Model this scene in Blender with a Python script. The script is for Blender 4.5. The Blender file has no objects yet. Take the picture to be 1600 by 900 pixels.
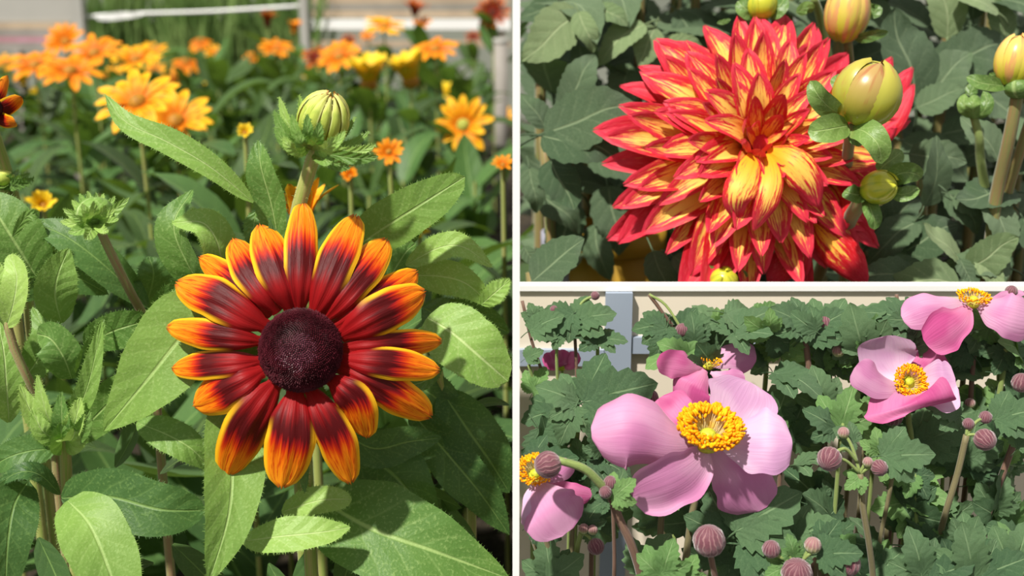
import bpy, math, random
from mathutils import Vector, Matrix
V3 = Vector
scene = bpy.context.scene
COL = scene.collection

# ------------------------------------------------------------------ camera, light, exposure
FPX = 1800.0
PITCH = math.radians(15.0)
CAM = V3((0, 0, 0.52))
FWD = V3((0, math.cos(PITCH), -math.sin(PITCH)))
UP = V3((0, math.sin(PITCH), math.cos(PITCH)))
RIGHT = V3((1, 0, 0))
cd = bpy.data.cameras.new('camera')
cam = bpy.data.objects.new('camera', cd)
COL.objects.link(cam)
cam.location = CAM
cam.rotation_euler = (math.radians(90) - PITCH, 0, 0)
cd.sensor_width = 36.0
cd.lens = 36.0 * FPX / 1600.0
cd.clip_start = 0.01
cd.dof.use_dof = True
cd.dof.focus_distance = 0.45
cd.dof.aperture_fstop = 11.5
scene.camera = cam

world = bpy.data.worlds.new('world')
scene.world = world
world.use_nodes = True
bg = world.node_tree.nodes['Background']
bg.inputs[0].default_value = (1.0, 0.985, 0.94, 1)
bg.inputs[1].default_value = 0.42

sl = bpy.data.lights.new('sun', 'SUN')
sl.energy = 5.6
sl.angle = math.radians(2.2)
sl.color = (1.0, 0.95, 0.86)
sun = bpy.data.objects.new('sun', sl)
COL.objects.link(sun)
SUN_TO = V3((-0.36, -0.42, 0.83)).normalized()
sun.rotation_euler = SUN_TO.to_track_quat('Z', 'Y').to_euler()
sun.location = (-1, -1, 2)

scene.view_settings.view_transform = 'Standard'
scene.view_settings.look = 'None'
scene.view_settings.exposure = 0.12
scene.view_settings.gamma = 1.0
scene.view_settings.use_curve_mapping = False

def P(px, py, d):
    return CAM + d * ((px - 800.0) / FPX * RIGHT + (450.0 - py) / FPX * UP + FWD)

# ------------------------------------------------------------------ small helpers
W = {}
def tag(o, label=None, cat=None, group=None, kind=None):
    if label: o['label'] = label
    if cat: o['category'] = cat
    if group: o['group'] = group
    if kind: o['kind'] = kind
    return o

def thing(name, loc, label, cat, group=None):
    o = bpy.data.objects.new(name, None)
    o.empty_display_size = 0.02
    o.location = loc
    COL.objects.link(o)
    W[o] = Matrix.Translation(loc)
    return tag(o, label, cat, group)

def mesh_from(name, geo, mat, smooth=True):
    Vs, Fs, UVs = geo
    me = bpy.data.meshes.new(name)
    me.from_pydata([tuple(v) for v in Vs], [], Fs)
    if UVs:
        uvl = me.uv_layers.new(name='UVMap')
        flat = []
        for lp in me.loops:
            u = UVs[lp.vertex_index]
            flat += (u[0], u[1])
        uvl.data.foreach_set('uv', flat)
    if smooth:
        me.polygons.foreach_set('use_smooth', [True] * len(me.polygons))
    if mat: me.materials.append(mat)
    return me

def link(name, me, parent=None, mw=None):
    o = bpy.data.objects.new(name, me)
    COL.objects.link(o)
    mw = mw or (Matrix.Translation(W[parent].translation) if parent else Matrix.Identity(4))
    W[o] = mw
    if parent:
        o.parent = parent
        o.matrix_local = W[parent].inverted() @ mw
    else:
        o.matrix_world = mw
    return o

def part(name, geo, mat, parent, smooth=True, origin=None):
    """geometry in world coordinates -> child object of parent"""
    L = W[parent].translation if parent else V3((0, 0, 0))
    if origin is not None: L = origin
    Vs = [v - L for v in geo[0]]
    return link(name, mesh_from(name, (Vs, geo[1], geo[2]), mat, smooth), parent, Matrix.Translation(L))

def join(*gs):
    Vs, Fs, Us = [], [], []
    for g in gs:
        n = len(Vs)
        Vs += g[0]; Us += g[2]
        Fs += [tuple(i + n for i in f) for f in g[1]]
    return Vs, Fs, Us

def catmull(pts, N):
    if len(pts) == 2:
        return [pts[0].lerp(pts[1], i / N) for i in range(N + 1)]
    q = [pts[0] * 2 - pts[1]] + list(pts) + [pts[-1] * 2 - pts[-2]]
    out = []
    n = len(pts) - 1
    for i in range(N + 1):
        s = i / N * n
        k = min(int(s), n - 1)
        f = s - k
        a, b, c, d = q[k], q[k + 1], q[k + 2], q[k + 3]
        out.append(0.5 * ((2 * b) + (c - a) * f + (2 * a - 5 * b + 4 * c - d) * f * f + (3 * b - a - 3 * c + d) * f ** 3))
    return out

PROF = {  # a, b, base floor, tip floor
    'lance': (0.62, 0.85, 0.10, 0.0), 'ovate': (0.5, 0.85, 0.06, 0.0), 'oblong': (0.45, 0.55, 0.10, 0.0),
    'rud': (0.55, 0.42, 0.36, 0.13), 'dahl': (0.50, 0.62, 0.30, 0.06), 'anem': (0.75, 0.34, 0.16, 0.22),
    'strap': (0.2, 0.3, 0.5, 0.2), 'sepal': (0.3, 0.7, 0.3, 0.0), 'lobe': (0.6, 0.8, 0.25, 0.0)}

def ribbon(path, width, nref, roll=0, N=12, M=6, prof='lance', cup=0.0, fold=0.0, ruffle=0.0, rf=3.0, serr=0.0, sn=12,
           hair=0.0, notch=0.0, ridge=0.0, curl=0.0, seed=0, asym=0.0, wav=0.03):
    rng = random.Random(seed)
    a, b, f0, f1 = PROF[prof]
    tm = a / (a + b); mx = tm ** a * (1 - tm) ** b
    pts = catmull(path, N)
    L = sum((pts[i + 1] - pts[i]).length for i in range(N))
    Vs, Fs, Us = [], [], []
    frames = []
    ph = rng.uniform(0, 6.28)
    for i in range(N + 1):
        t = i / N
        T = (pts[min(i + 1, N)] - pts[max(i - 1, 0)]).normalized()
        nr = nref(pts[i]) if callable(nref) else nref
        S = T.cross(nr)
        S = S.normalized() if S.length > 1e-6 else V3((1, 0, 0))
        n = S.cross(T).normalized()
        if roll:
            R = Matrix.Rotation(math.radians(roll), 3, T)
            S = R @ S; n = R @ n
        w = (t ** a) * ((1 - t) ** b) / mx if 0 < t < 1 else 0.0
        w = max(w, f0 * max(0, 1 - t * 2.2), f1 * max(0, (t - 0.6) / 0.4)) * width * 0.5
        if serr:
            w *= 1 + serr * (abs(((t * sn) % 1.0)) - 0.5) * (1 if 0.04 < t < 0.97 else 0)
        frames.append((pts[i], T, S, n, w))
        for j in range(M + 1):
            u = j / M * 2 - 1
            off = cup * w * u * u + fold * w * abs(u)
            if ruffle: off += ruffle * width * math.sin(t * rf * 6.283 + ph + (1.7 if u > 0 else 0)) * abs(u) ** 1.5 * (t ** 0.7)
            if ridge: off += ridge * width * math.cos(u * 9.4) * min(1, t * 4) * (1 - 0.6 * t)
            if curl: off += curl * w * max(0, abs(u) - 0.6) ** 2 * 6
            ww = w * (1 + wav * (math.sin(t * 8.5 + ph * 3 + (2.1 if u > 0 else 0)) + .6 * math.sin(t * 19 + ph * 5 + (4.0 if u > 0 else 0))) * abs(u))
            p = pts[i] + S * (u + asym * (1 - u * u)) * ww + n * off
            if notch and t > 0.85:
                p = p + T * L * notch * math.cos(u * 6.283) * (t - 0.85) / 0.15
            Vs.append(p)
            Us.append((u * 0.5 + 0.5, t))
    for i in range(N):
        for j in range(M):
            k = i * (M + 1) + j
            Fs.append((k, k + 1, k + M + 2, k + M + 1))
    if hair:
        for i in range(1, N):
            for s, j in ((-1, 0), (1, M)):
                for h in range(4):
                    f = rng.random()
                    p = Vs[i * (M + 1) + j].lerp(Vs[(i + 1) * (M + 1) + j], f)
                    _, T, S, n, w = frames[i]
                    tip = p + (S * s * rng.uniform(0.5, 1.1) + T * rng.uniform(-0.2, 0.7) + n * rng.uniform(-0.5, 0.5)) * hair
                    k = len(Vs)
                    q = T * hair * 0.10
                    Vs += [p - q, p + q, tip]
                    Us += [(0.5 + s * 0.5, 0.5)] * 3
                    Fs.append((k, k + 1, k + 2))
    return Vs, Fs, Us

def tube(pts, r0, r1=None, sides=8, N=None, hair=0.0, seed=0):
    r1 = r0 if r1 is None else r1
    N = N or max(4, 4 * (len(pts) - 1))
    ps = catmull(pts, N)
    rng = random.Random(seed)
    Vs, Fs, Us = [], [], []
    X = None
    for i in range(N + 1):
        T = (ps[min(i + 1, N)] - ps[max(i - 1, 0)]).normalized()
        if X is None:
            X = T.orthogonal().normalized()
        X = (X - T * X.dot(T)).normalized()
        Y = T.cross(X)
        r = r0 + (r1 - r0) * i / N
        for j in range(sides):
            a = 6.28318 * j / sides
            Vs.append(ps[i] + (X * math.cos(a) + Y * math.sin(a)) * r)
            Us.append((j / sides, i / N))
    for i in range(N):
        for j in range(sides):
            k = i * sides; m = (j + 1) % sides
            Fs.append((k + j, k + m, k + sides + m, k + sides + j))
    Fs.append(tuple(range(sides - 1, -1, -1)))
    Fs.append(tuple(N * sides + j for j in range(sides)))
    if hair:
        for h in range(int(90 * N / 8)):
            i = rng.randrange(N); f = rng.random(); a = rng.uniform(0, 6.283)
            c = ps[i].lerp(ps[i + 1], f)
            T = (ps[i + 1] - ps[i]).normalized()
            A = T.orthogonal().normalized(); B = T.cross(A)
            d = A * math.cos(a) + B * math.sin(a)
            r = r0 + (r1 - r0) * (i + f) / N
            p = c + d * r * 0.95
            k = len(Vs)
            q = T * hair * 0.08
            Vs += [p - q, p + q, p + d * hair * rng.uniform(.6, 1.1) + T * hair * rng.uniform(-.3, .5)]
            Us += [(0.5, 0.99)] * 3
            Fs.append((k, k + 1, k + 2))
    return Vs, Fs, Us

def ellipsoid(c, ax, ru, rv, seg=14, rings=9, groove=0.0, ng=10, frm=0.0, to=1.0, px=None):
    """axis ax (unit), half length ru along it, radius rv across"""
    Z = ax.normalized(); X = Z.orthogonal().normalized(); Y = Z.cross(X)
    Vs, Fs, Us = [], [], []
    for i in range(rings + 1):
        t = frm + (to - frm) * i / rings
        th = math.pi * (1 - t)
        for j in range(seg):
            a = 6.28318 * j / seg
            r = rv * math.sin(th) * (1 + groove * math.cos(a * ng))
            Vs.append(c + Z * ru * math.cos(th) + (X * math.cos(a) + Y * math.sin(a)) * r)
            Us.append((j / seg, t))
    for i in range(rings):
        for j in range(seg):
            m = (j + 1) % seg
            Fs.append((i * seg + j, i * seg + m, (i + 1) * seg + m, (i + 1) * seg + j))
    return Vs, Fs, Us

def patch(c, ax, R, ru, lon, half, lat0, lat1, lift=0.05, tipw=0.1, N=8, M=4, ref=None):
    """a petal lying on an ellipsoid: R across, ru along the axis"""
    Z = ax.normalized(); X = (ref or Z.orthogonal()).normalized(); X = (X - Z * X.dot(Z)).normalized(); Y = Z.cross(X)
    Vs, Fs, Us = [], [], []
    for i in range(N + 1):
        t = i / N
        la = math.radians(lat0 + (lat1 - lat0) * t)
        w = half * max(tipw, math.sin(math.pi * (0.18 + 0.80 * t)) ** 0.6)
        for j in range(M + 1):
            u = j / M * 2 - 1
            cosl = max(0.18, math.cos(la))
            a = lon + u * w / cosl ** 0.5
            k = 1 + lift * (0.5 + 0.7 * t) - lift * 0.7 * u * u
            Vs.append(c + Z * ru * math.sin(la) * k + (X * math.cos(a) + Y * math.sin(a)) * R * math.cos(la) * k)
            Us.append((u * .5 + .5, t))
    for i in range(N):
        for j in range(M):
            k = i * (M + 1) + j
            Fs.append((k, k + 1, k + M + 2, k + M + 1))
    return Vs, Fs, Us

def boxg(lo, hi):
    x0, y0, z0 = lo; x1, y1, z1 = hi
    Vs = [V3(p) for p in ((x0, y0, z0), (x1, y0, z0), (x1, y1, z0), (x0, y1, z0), (x0, y0, z1), (x1, y0, z1), (x1, y1, z1), (x0, y1, z1))]
    Fs = [(0, 3, 2, 1), (4, 5, 6, 7), (0, 1, 5, 4), (1, 2, 6, 5), (2, 3, 7, 6), (3, 0, 4, 7)]
    return Vs, Fs, [(0, 0)] * 8

def frame(o, y, z):
    Y = y.normalized(); X = Y.cross(z).normalized(); Z = X.cross(Y)
    return Matrix(((X.x, Y.x, Z.x, o.x), (X.y, Y.y, Z.y, o.y), (X.z, Y.z, Z.z, o.z), (0, 0, 0, 1)))

def px2m(n, d): return n * d / FPX

# ------------------------------------------------------------------ materials
def S(h):
    h = h.lstrip('#')
    c = [int(h[i:i + 2], 16) / 255 for i in (0, 2, 4)]
    return tuple(x / 12.92 if x <= 0.04045 else ((x + 0.055) / 1.055) ** 2.4 for x in c) + (1,)

class NT:
    def __init__(s, name):
        s.m = bpy.data.materials.new(name); s.m.use_nodes = True
        s.t = s.m.node_tree
        for n in list(s.t.nodes): s.t.nodes.remove(n)
        s.out = s.n('ShaderNodeOutputMaterial')
    def n(s, typ, **kw):
        n = s.t.nodes.new(typ)
        for k, v in kw.items(): setattr(n, k, v)
        return n
    def l(s, a, b): s.t.links.new(a, b)
    def set(s, sock, v):
        if hasattr(v, 'is_output'): s.l(v, sock)
        else: sock.default_value = v
    def math(s, op, a, b=0.0, c=0.0, clamp=False):
        n = s.n('ShaderNodeMath', operation=op, use_clamp=clamp)
        s.set(n.inputs[0], a); s.set(n.inputs[1], b); s.set(n.inputs[2], c)
        return n.outputs[0]
    def sstep(s, x, lo, hi):
        n = s.n('ShaderNodeMapRange', interpolation_type='SMOOTHSTEP')
        s.set(n.inputs[0], x); n.inputs[1].default_value = lo; n.inputs[2].default_value = hi
        return n.outputs[0]
    def mix(s, f, a, b, mode='MIX'):
        n = s.n('ShaderNodeMix', data_type='RGBA', blend_type=mode)
        s.set(n.inputs[0], f); s.set(n.inputs[6], a); s.set(n.inputs[7], b)
        return n.outputs[2]
    def noise(s, vec, scale, detail=2.0):
        n = s.n('ShaderNodeTexNoise')
        if vec is not None: s.l(vec, n.inputs['Vector'])
        n.inputs['Scale'].default_value = scale; n.inputs['Detail'].default_value = detail
        return n.outputs[0]
    def comb(s, x, y, z=0.0):
        n = s.n('ShaderNodeCombineXYZ')
        s.set(n.inputs[0], x); s.set(n.inputs[1], y); s.set(n.inputs[2], z)
        return n.outputs[0]
    def uv(s):
        n = s.n('ShaderNodeTexCoord'); q = s.n('ShaderNodeSeparateXYZ')
        s.l(n.outputs['UV'], q.inputs[0])
        return q.outputs[0], q.outputs[1]
    def obj(s): return s.n('ShaderNodeTexCoord').outputs['Object']
    def rand(s): return s.n('ShaderNodeObjectInfo').outputs['Random']
    def ramp(s, f, stops):
        n = s.n('ShaderNodeValToRGB')
        e = n.color_ramp.elements
        while len(e) < len(stops): e.new(0.5)
        for k, (p, c) in zip(e, stops): k.position = p; k.color = c
        s.l(f, n.inputs[0])
        return n.outputs[0]
    def bump(s, h, strength, dist):
        n = s.n('ShaderNodeBump'); s.l(h, n.inputs['Height'])
        n.inputs['Strength'].default_value = strength; n.inputs['Distance'].default_value = dist
        return n.outputs[0]
    def finish(s, col, rough=0.5, trans=0.0, tcol=None, normal=None, spec=0.4, sheen=0.0, coat=0.0):
        p = s.n('ShaderNodeBsdfPrincipled')
        s.set(p.inputs['Base Color'], col)
        s.set(p.inputs['Roughness'], rough)
        p.inputs['Specular IOR Level'].default_value = spec
        p.inputs['Sheen Weight'].default_value = sheen
        p.inputs['Coat Weight'].default_value = coat
        if normal is not None: s.l(normal, p.inputs['Normal'])
        o = p.outputs[0]
        if trans:
            t = s.n('ShaderNodeBsdfTranslucent'); s.set(t.inputs[0], tcol if tcol is not None else col)
            if normal is not None: s.l(normal, t.inputs['Normal'])
            x = s.n('ShaderNodeMixShader'); x.inputs[0].default_value = trans
            s.l(o, x.inputs[1]); s.l(t.outputs[0], x.inputs[2]); o = x.outputs[0]
        s.l(o, s.out.inputs[0])
        return s.m

def leaf_mat(name, c1, c2, vein, trans=0.25, K=7, slope=0.8, rough=0.5, tc=None, sheen=0.05, vs=0.24, spec=0.35, relief=0.0006, var=0.35):
    s = NT(name); u, v = s.uv()
    a = s.math('MULTIPLY', s.math('ABSOLUTE', s.math('SUBTRACT', u, 0.5)), 2.0)
    mid = s.math('SUBTRACT', 1.0, s.sstep(a, 0.015, 0.07))
    ob = s.obj(); r = s.rand()
    wob = s.math('MULTIPLY', s.math('SUBTRACT', s.noise(ob, 60.0), 0.5), 0.10)
    ph = s.math('ADD', s.math('SUBTRACT', v, s.math('MULTIPLY', s.math('POWER', a, 0.8), 0.22 * slope)), wob)
    fr = s.math('ABSOLUTE', s.math('SUBTRACT', s.math('FRACT', s.math('MULTIPLY', ph, float(K))), 0.5))
    side = s.math('SUBTRACT', 1.0, s.sstep(fr, 0.0, 0.09))
    side = s.math('MULTIPLY', side, s.math('SUBTRACT', 1.0, s.sstep(a, 0.55, 0.98)))
    veins = s.math('MAXIMUM', mid, s.math('MULTIPLY', side, vs))
    blot = s.noise(ob, 45.0, 3.0)
    base = s.mix(s.math('ADD', s.math('MULTIPLY', blot, 0.7), s.math('MULTIPLY', s.math('SUBTRACT', r, 0.5), var * 2), clamp=True), c2, c1)
    fine = s.noise(ob, 900.0, 2.0)
    base = s.mix(s.math('MULTIPLY', s.sstep(fine, 0.5, 0.75), 0.3), base, vein)
    col = s.mix(s.math('MULTIPLY', veins, 0.65), base, vein)
    h = s.math('ADD', s.math('SUBTRACT', s.math('MULTIPLY', fr, 1.4), s.math('MULTIPLY', mid, 0.9)), s.math('MULTIPLY', fine, 0.6))
    nm = s.bump(h, 0.5, relief)
    tcol = s.mix(0.6, col, tc or S('#9cc83c'))
    return s.finish(col, rough, trans, tcol, nm, spec, sheen)

M = {}
M['rleaf'] = leaf_mat('rudbeckia_leaf', S('#8aae50'), S('#587f38'), S('#b0cc7e'), 0.22, 6, 1.0, 0.5, S('#8fc238'))
M['rleaf_pale'] = leaf_mat('rudbeckia_leaf_pale', S('#a8c866'), S('#7ea64c'), S('#cbe09a'), 0.25, 6, 1.0, 0.5, S('#b3d860'))
M['rleaf_dark'] = leaf_mat('rudbeckia_leaf_deep_shade', S('#587f3c'), S('#36592a'), S('#86a85c'), 0.2, 6, 1.0, 0.5)  # deep green, lowered to put the field's weaker light into the colour
M['fleaf_shade'] = leaf_mat('rudbeckia_leaf_field_shade', S('#4e6e32'), S('#283f1c'), S('#76924a'), 0.2, 6, 1.0, 0.5)  # rudbeckia leaf darkened: the field's lower light is put into this colour
M['dleaf'] = leaf_mat('dahlia_leaf', S('#6f8662'), S('#3e573a'), S('#8fa27c'), 0.12, 6, 1.1, 0.48, S('#6f9440'), 0.05, 0.35, 0.4, 0.0012)
M['dleaf_light'] = leaf_mat('dahlia_leaf_light', S('#96aa78'), S('#6d8758'), S('#b9c898'), 0.2, 6, 1.1, 0.48, S('#8fae50'), 0.1, 0.5, 0.4, 0.001)
M['bract'] = leaf_mat('bud_bract_green', S('#7c9a50'), S('#55763a'), S('#a8c07c'), 0.12, 3, 1.4, 0.4, S('#8fb040'), 0.0, 0.3)
M['aleaf'] = leaf_mat('anemone_leaf', S('#6e8f62'), S('#3c5c3e'), S('#8fab7e'), 0.2, 6, 1.3, 0.5, S('#86b050'), 0.05, 0.3, 0.35, 0.0008)
M['aleaf_light'] = leaf_mat('anemone_leaf_light', S('#82ab62'), S('#5f8a4c'), S('#a6c588'), 0.25, 6, 1.3, 0.5, S('#9cc850'), 0.1, 0.5)

def stem_mat(name, c1, c2):
    s = NT(name); ob = s.obj(); u, v = s.uv()
    streak = s.noise(s.comb(s.math('MULTIPLY', u, 14.0), s.math('MULTIPLY', v, 5.0), s.rand()), 1.5, 3)
    col = s.mix(s.sstep(streak, 0.35, 0.7), c1, c2)
    return s.finish(col, 0.55, 0.0, None, s.bump(s.noise(ob, 1500.0), 0.3, 0.0003), 0.3, 0.2)
M['rstem'] = stem_mat('rudbeckia_stem', S('#8aa048'), S('#a99d63'))
M['rstem_brown'] = stem_mat('rudbeckia_stem_brown', S('#9a7a5a'), S('#8a9a58'))
M['dstem'] = stem_mat('dahlia_stem', S('#8a7048'), S('#6e8044'))
M['astem'] = stem_mat('anemone_stem', S('#6f6a48'), S('#857a5c'))
M['astem_brown'] = stem_mat('anemone_stem_brown', S('#6a4f45'), S('#7d6350'))
M['astem_green'] = stem_mat('anemone_stem_green', S('#8a9c58'), S('#76894c'))

def rud_petal(name, shift=0.0, dark=S('#50060c'), red=S('#920f14'), mid=S('#c83408'), org=S('#ee7a0c'), tip=S('#f5981a'), edge=S('#f4b81e'), ew=1.0):
    s = NT(name); u, v = s.uv(); r = s.rand()
    a = s.math('MULTIPLY', s.math('ABSOLUTE', s.math('SUBTRACT', u, 0.5)), 2.0)
    st = s.noise(s.comb(s.math('MULTIPLY', u, 16.0), s.math('MULTIPLY', v, 1.3), s.math('MULTIPLY', r, 40.0)), 1.0, 4)
    f2 = s.noise(s.comb(s.math('MULTIPLY', u, 34.0), s.math('MULTIPLY', v, 6.0), s.math('MULTIPLY', r, 23.0)), 1.0, 3)
    q = s.math('ADD', v, s.math('MULTIPLY', s.math('SUBTRACT', st, 0.5), 0.42))
    q = s.math('ADD', q, s.math('ADD', s.math('MULTIPLY', s.math('SUBTRACT', r, 0.5), 0.12), shift))
    q = s.math('ADD', q, s.math('MULTIPLY', s.math('POWER', a, 3.0), 0.06))
    col = s.ramp(q, [(0.0, red), (0.22, red), (0.42, dark), (0.54, dark), (0.60, red), (0.67, mid), (0.76, org), (1.0, tip)])
    col = s.mix(s.math('MULTIPLY', s.sstep(f2, 0.50, 0.66), s.math('MULTIPLY', s.sstep(q, 0.62, 0.75), 0.85)), col, mid)
    e = s.math('MULTIPLY', s.sstep(a, 0.74, 0.92), s.sstep(v, 0.25, 0.5))
    col = s.mix(s.math('MULTIPLY', e, ew), col, edge)
    col = s.mix(s.math('MULTIPLY', s.sstep(v, 0.955, 1.0), 0.8), col, S('#a5481c'))
    nm = s.bump(s.math('ADD', st, s.math('MULTIPLY', f2, 0.4)), 0.4, 0.0008)
    return s.finish(col, 0.5, 0.10, s.mix(0.5, col, S('#ff6a10')), nm, 0.2, 0.0)
M['rpetal'] = rud_petal('rudbeckia_petal_maroon_orange')
M['ypetal'] = rud_petal('rudbeckia_petal_yellow', 0.0, S('#e8960c'), S('#dc7a10'), S('#f0a010'), S('#f4ae14'), S('#f6bc20'), S('#f8c832'))
M['opetal'] = rud_petal('rudbeckia_petal_orange', 0.05, S('#e07a0a'), S('#cc640a'), S('#ec880a'), S('#f08c0c'), S('#f29a14'), S('#f6a820'))
M['rustpetal'] = rud_petal('rudbeckia_petal_rust', -0.1, S('#4a0c08'), S('#7a1c0a'), S('#9a3008'), S('#c05810'), S('#d07014'), S('#d88020'))
M['lpetal'] = rud_petal('rudbeckia_petal_lemon', 0.0, S('#dcb818'), S('#d8a814'), S('#eac41c'), S('#eecc24'), S('#f0d234'), S('#f2da50'))
M['budray'] = rud_petal('rudbeckia_bud_ray', 0.0, S('#b8c858'), S('#a8bc50'), S('#ccd668'), S('#d8de78'), S('#dcd888'), S('#e2e8a0'), 0.6)

def dahlia_petal(name, bias=0.0):
    s = NT(name); u, v = s.uv(); r = s.rand()
    a = s.math('MULTIPLY', s.math('ABSOLUTE', s.math('SUBTRACT', u, 0.5)), 2.0)
    st = s.noise(s.comb(s.math('MULTIPLY', u, 13.0), s.math('MULTIPLY', v, 2.4), s.math('MULTIPLY', r, 60.0)), 1.0, 4)
    fn = s.noise(s.comb(s.math('MULTIPLY', u, 45.0), s.math('MULTIPLY', v, 12.0), s.math('MULTIPLY', r, 31.0)), 1.0, 3)
    q = s.math('ADD', s.math('MULTIPLY', s.math('POWER', a, 1.8), 0.50), s.math('MULTIPLY', s.math('POWER', v, 1.8), 0.76))
    q = s.math('ADD', q, s.math('MULTIPLY', s.math('SUBTRACT', st, 0.5), 1.5))
    q = s.math('ADD', q, s.math('ADD', s.math('MULTIPLY', s.math('SUBTRACT', fn, 0.5), 0.9), bias))
    yel = s.mix(s.sstep(v, 0.0, 0.7), S('#f6a51c'), S('#fbc85e'))
    red = s.mix(s.sstep(v, 0.5, 1.0), S('#c8141e'), S('#d22c46'))
    red = s.mix(s.math('MULTIPLY', s.sstep(fn, 0.52, 0.7), 0.45), red, S('#ea6a6c'))
    col = s.mix(s.sstep(q, 0.40, 0.66), yel, red)
    nm = s.bump(st, 0.45, 0.0007)
    return s.finish(col, 0.5, 0.15, s.mix(0.5, col, S('#ff5030')), nm, 0.25, 0.05)
M['dpetal'] = dahlia_petal('dahlia_petal_flame')
M['dpetal_red'] = dahlia_petal('dahlia_petal_red', 0.42)
M['dpetal_mid'] = dahlia_petal('dahlia_petal_front', 0.1)
M['dpetal_dark'] = dahlia_petal('dahlia_petal_inner', 0.22)

def anem_petal(name, c1, c2, base):
    s = NT(name); u, v = s.uv(); r = s.rand()
    a = s.math('MULTIPLY', s.math('ABSOLUTE', s.math('SUBTRACT', u, 0.5)), 2.0)
    st = s.noise(s.comb(s.math('MULTIPLY', u, 26.0), s.math('MULTIPLY', v, 1.6), s.math('MULTIPLY', r, 60.0)), 1.0, 4)
    big = s.noise(s.comb(s.math('MULTIPLY', u, 2.0), s.math('MULTIPLY', v, 2.0), s.math('MULTIPLY', r, 17.0)), 1.0, 1)
    col = s.mix(s.sstep(big, 0.35, 0.65), c1, c2)
    col = s.mix(s.math('MULTIPLY', s.sstep(st, 0.48, 0.7), 0.30), col, c2)
    col = s.mix(s.math('MULTIPLY', s.math('SUBTRACT', 1.0, s.sstep(v, 0.05, 0.45)), 0.6), col, base)
    col = s.mix(s.math('MULTIPLY', s.sstep(a, 0.9, 1.0), 0.35), col, c2)
    nm = s.bump(s.math('ADD', st, s.noise(s.obj(), 120.0, 2)), 0.3, 0.0006)
    return s.finish(col, 0.5, 0.22, s.mix(0.5, col, c2), nm, 0.25, 0.1)
M['apetal'] = anem_petal('anemone_petal_pink', S('#d89cc2'), S('#c87fae'), S('#e8c2d8'))
M['apetal_pale'] = anem_petal('anemone_petal_pale', S('#dcb6d4'), S('#cb98c2'), S('#ecd2e4'))
M['apetal_deep'] = anem_petal('anemone_petal_deep', S('#d678a8'), S('#c2508c'), S('#e4a0c0'))

def plain(name, c1, c2=None, scale=80.0, rough=0.6, bump=0.0, bd=0.001, spec=0.3, coat=0.0, trans=0.0):
    s = NT(name); ob = s.obj()
    n = s.noise(ob, scale, 3.0)
    col = s.mix(s.sstep(n, 0.35, 0.65), c1, c2 or c1)
    return s.finish(col, rough, trans, None, s.bump(n, bump, bd) if bump else None, spec, 0.0, coat)
M['cone'] = plain('rudbeckia_cone_dark', S('#32060f'), S('#22040a'), 300, 0.6, 0.6, 0.0006)
M['floret'] = plain('rudbeckia_floret', S('#561824'), S('#3a0a14'), 200, 0.6, 0, 0, 0.2)
M['discy'] = plain('rudbeckia_green_disc', S('#b9c25a'), S('#8a8a30'), 300, 0.6)
M['disco'] = plain('rudbeckia_ochre_disc', S('#b8801c'), S('#96681c'), 300, 0.6)
M['discb'] = plain('rudbeckia_brown_disc', S('#6a2a12'), S('#3a140a'), 300, 0.6)
M['anther'] = plain('anemone_anther', S('#f8bc18'), S('#f0980c'), 400, 0.6, 0, 0, .15)
M['floret_in_glint'] = plain('rudbeckia_floret_inner_glint', S('#74384a'), S('#581e2c'), 200, 0.45, 0, 0, 0.4)  # paler mauve of unopened florets, with the cone's sun glint put into the colour
M['filament'] = plain('anemone_filament', S('#f0dcb0'), S('#f2c860'), 300, 0.5)
M['carpel'] = plain('anemone_carpel', S('#c8cc3c'), S('#a8b434'), 700, 0.5, 0.6, 0.0005)

def bud_mat(name, c1, c2, blush, K=0):
    s = NT(name); u, v = s.uv(); ob = s.obj(); r = s.rand()
    if K:   # striped ball bud
        fr = s.math('ABSOLUTE', s.math('SUBTRACT', s.math('FRACT', s.math('MULTIPLY', s.math('ADD', u, s.math('MULTIPLY', s.noise(ob, 260.0), 0.10)), float(K))), 0.5))
        st = s.math('SUBTRACT', 1.0, s.sstep(fr, 0.03, 0.20))
        col = s.mix(s.sstep(v, 0.25, 0.6), c1, c2)
        col = s.mix(s.math('MULTIPLY', st, 0.5), col, blush)
        return s.finish(col, 0.6, 0, None, s.bump(s.math('ADD', st, s.noise(ob, 900)), 0.4, 0.0005), 0.3, 0.5)
    st = s.noise(s.comb(s.math('MULTIPLY', u, 3.5), s.math('MULTIPLY', v, 1.6), s.math('MULTIPLY', r, 50.0)), 1.0, 3)
    col = s.mix(s.sstep(v, 0.1, 0.8), c1, c2)
    col = s.mix(s.math('MULTIPLY', s.sstep(st, 0.5, 0.64), 0.7), col, blush)
    return s.finish(col, 0.32, 0.06, None, s.bump(st, 0.25, 0.0006), 0.5, 0.0, 0.25)
M['dbud'] = bud_mat('dahlia_bud_olive', S('#a8b02c'), S('#b4ac48'), S('#b47a4c'))
M['dbud_r'] = bud_mat('dahlia_bud_blushed', S('#a8a434'), S('#b49458'), S('#a8603c'))
M['dbud_y'] = bud_mat('dahlia_bud_yellow', S('#c8c832'), S('#e4c068'), S('#dc8a68'))
M['dbud_g'] = bud_mat('dahlia_bud_green', S('#b0bc28'), S('#c8c838'), S('#9cb034'))
M['abud'] = bud_mat('anemone_bud_purple', S('#764850'), S('#693a46'), S('#b08888'), 16)
M['abud_g'] = bud_mat('anemone_bud_greenish', S('#a0b060'), S('#94686a'), S('#b9a890'), 12)
# ------------------------------------------------------------------ the setting
def struct(name, geo, mat, label, smooth=False):
    o = part(name, geo, mat, None, smooth)
    return tag(o, label, None, None, 'structure')

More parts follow.
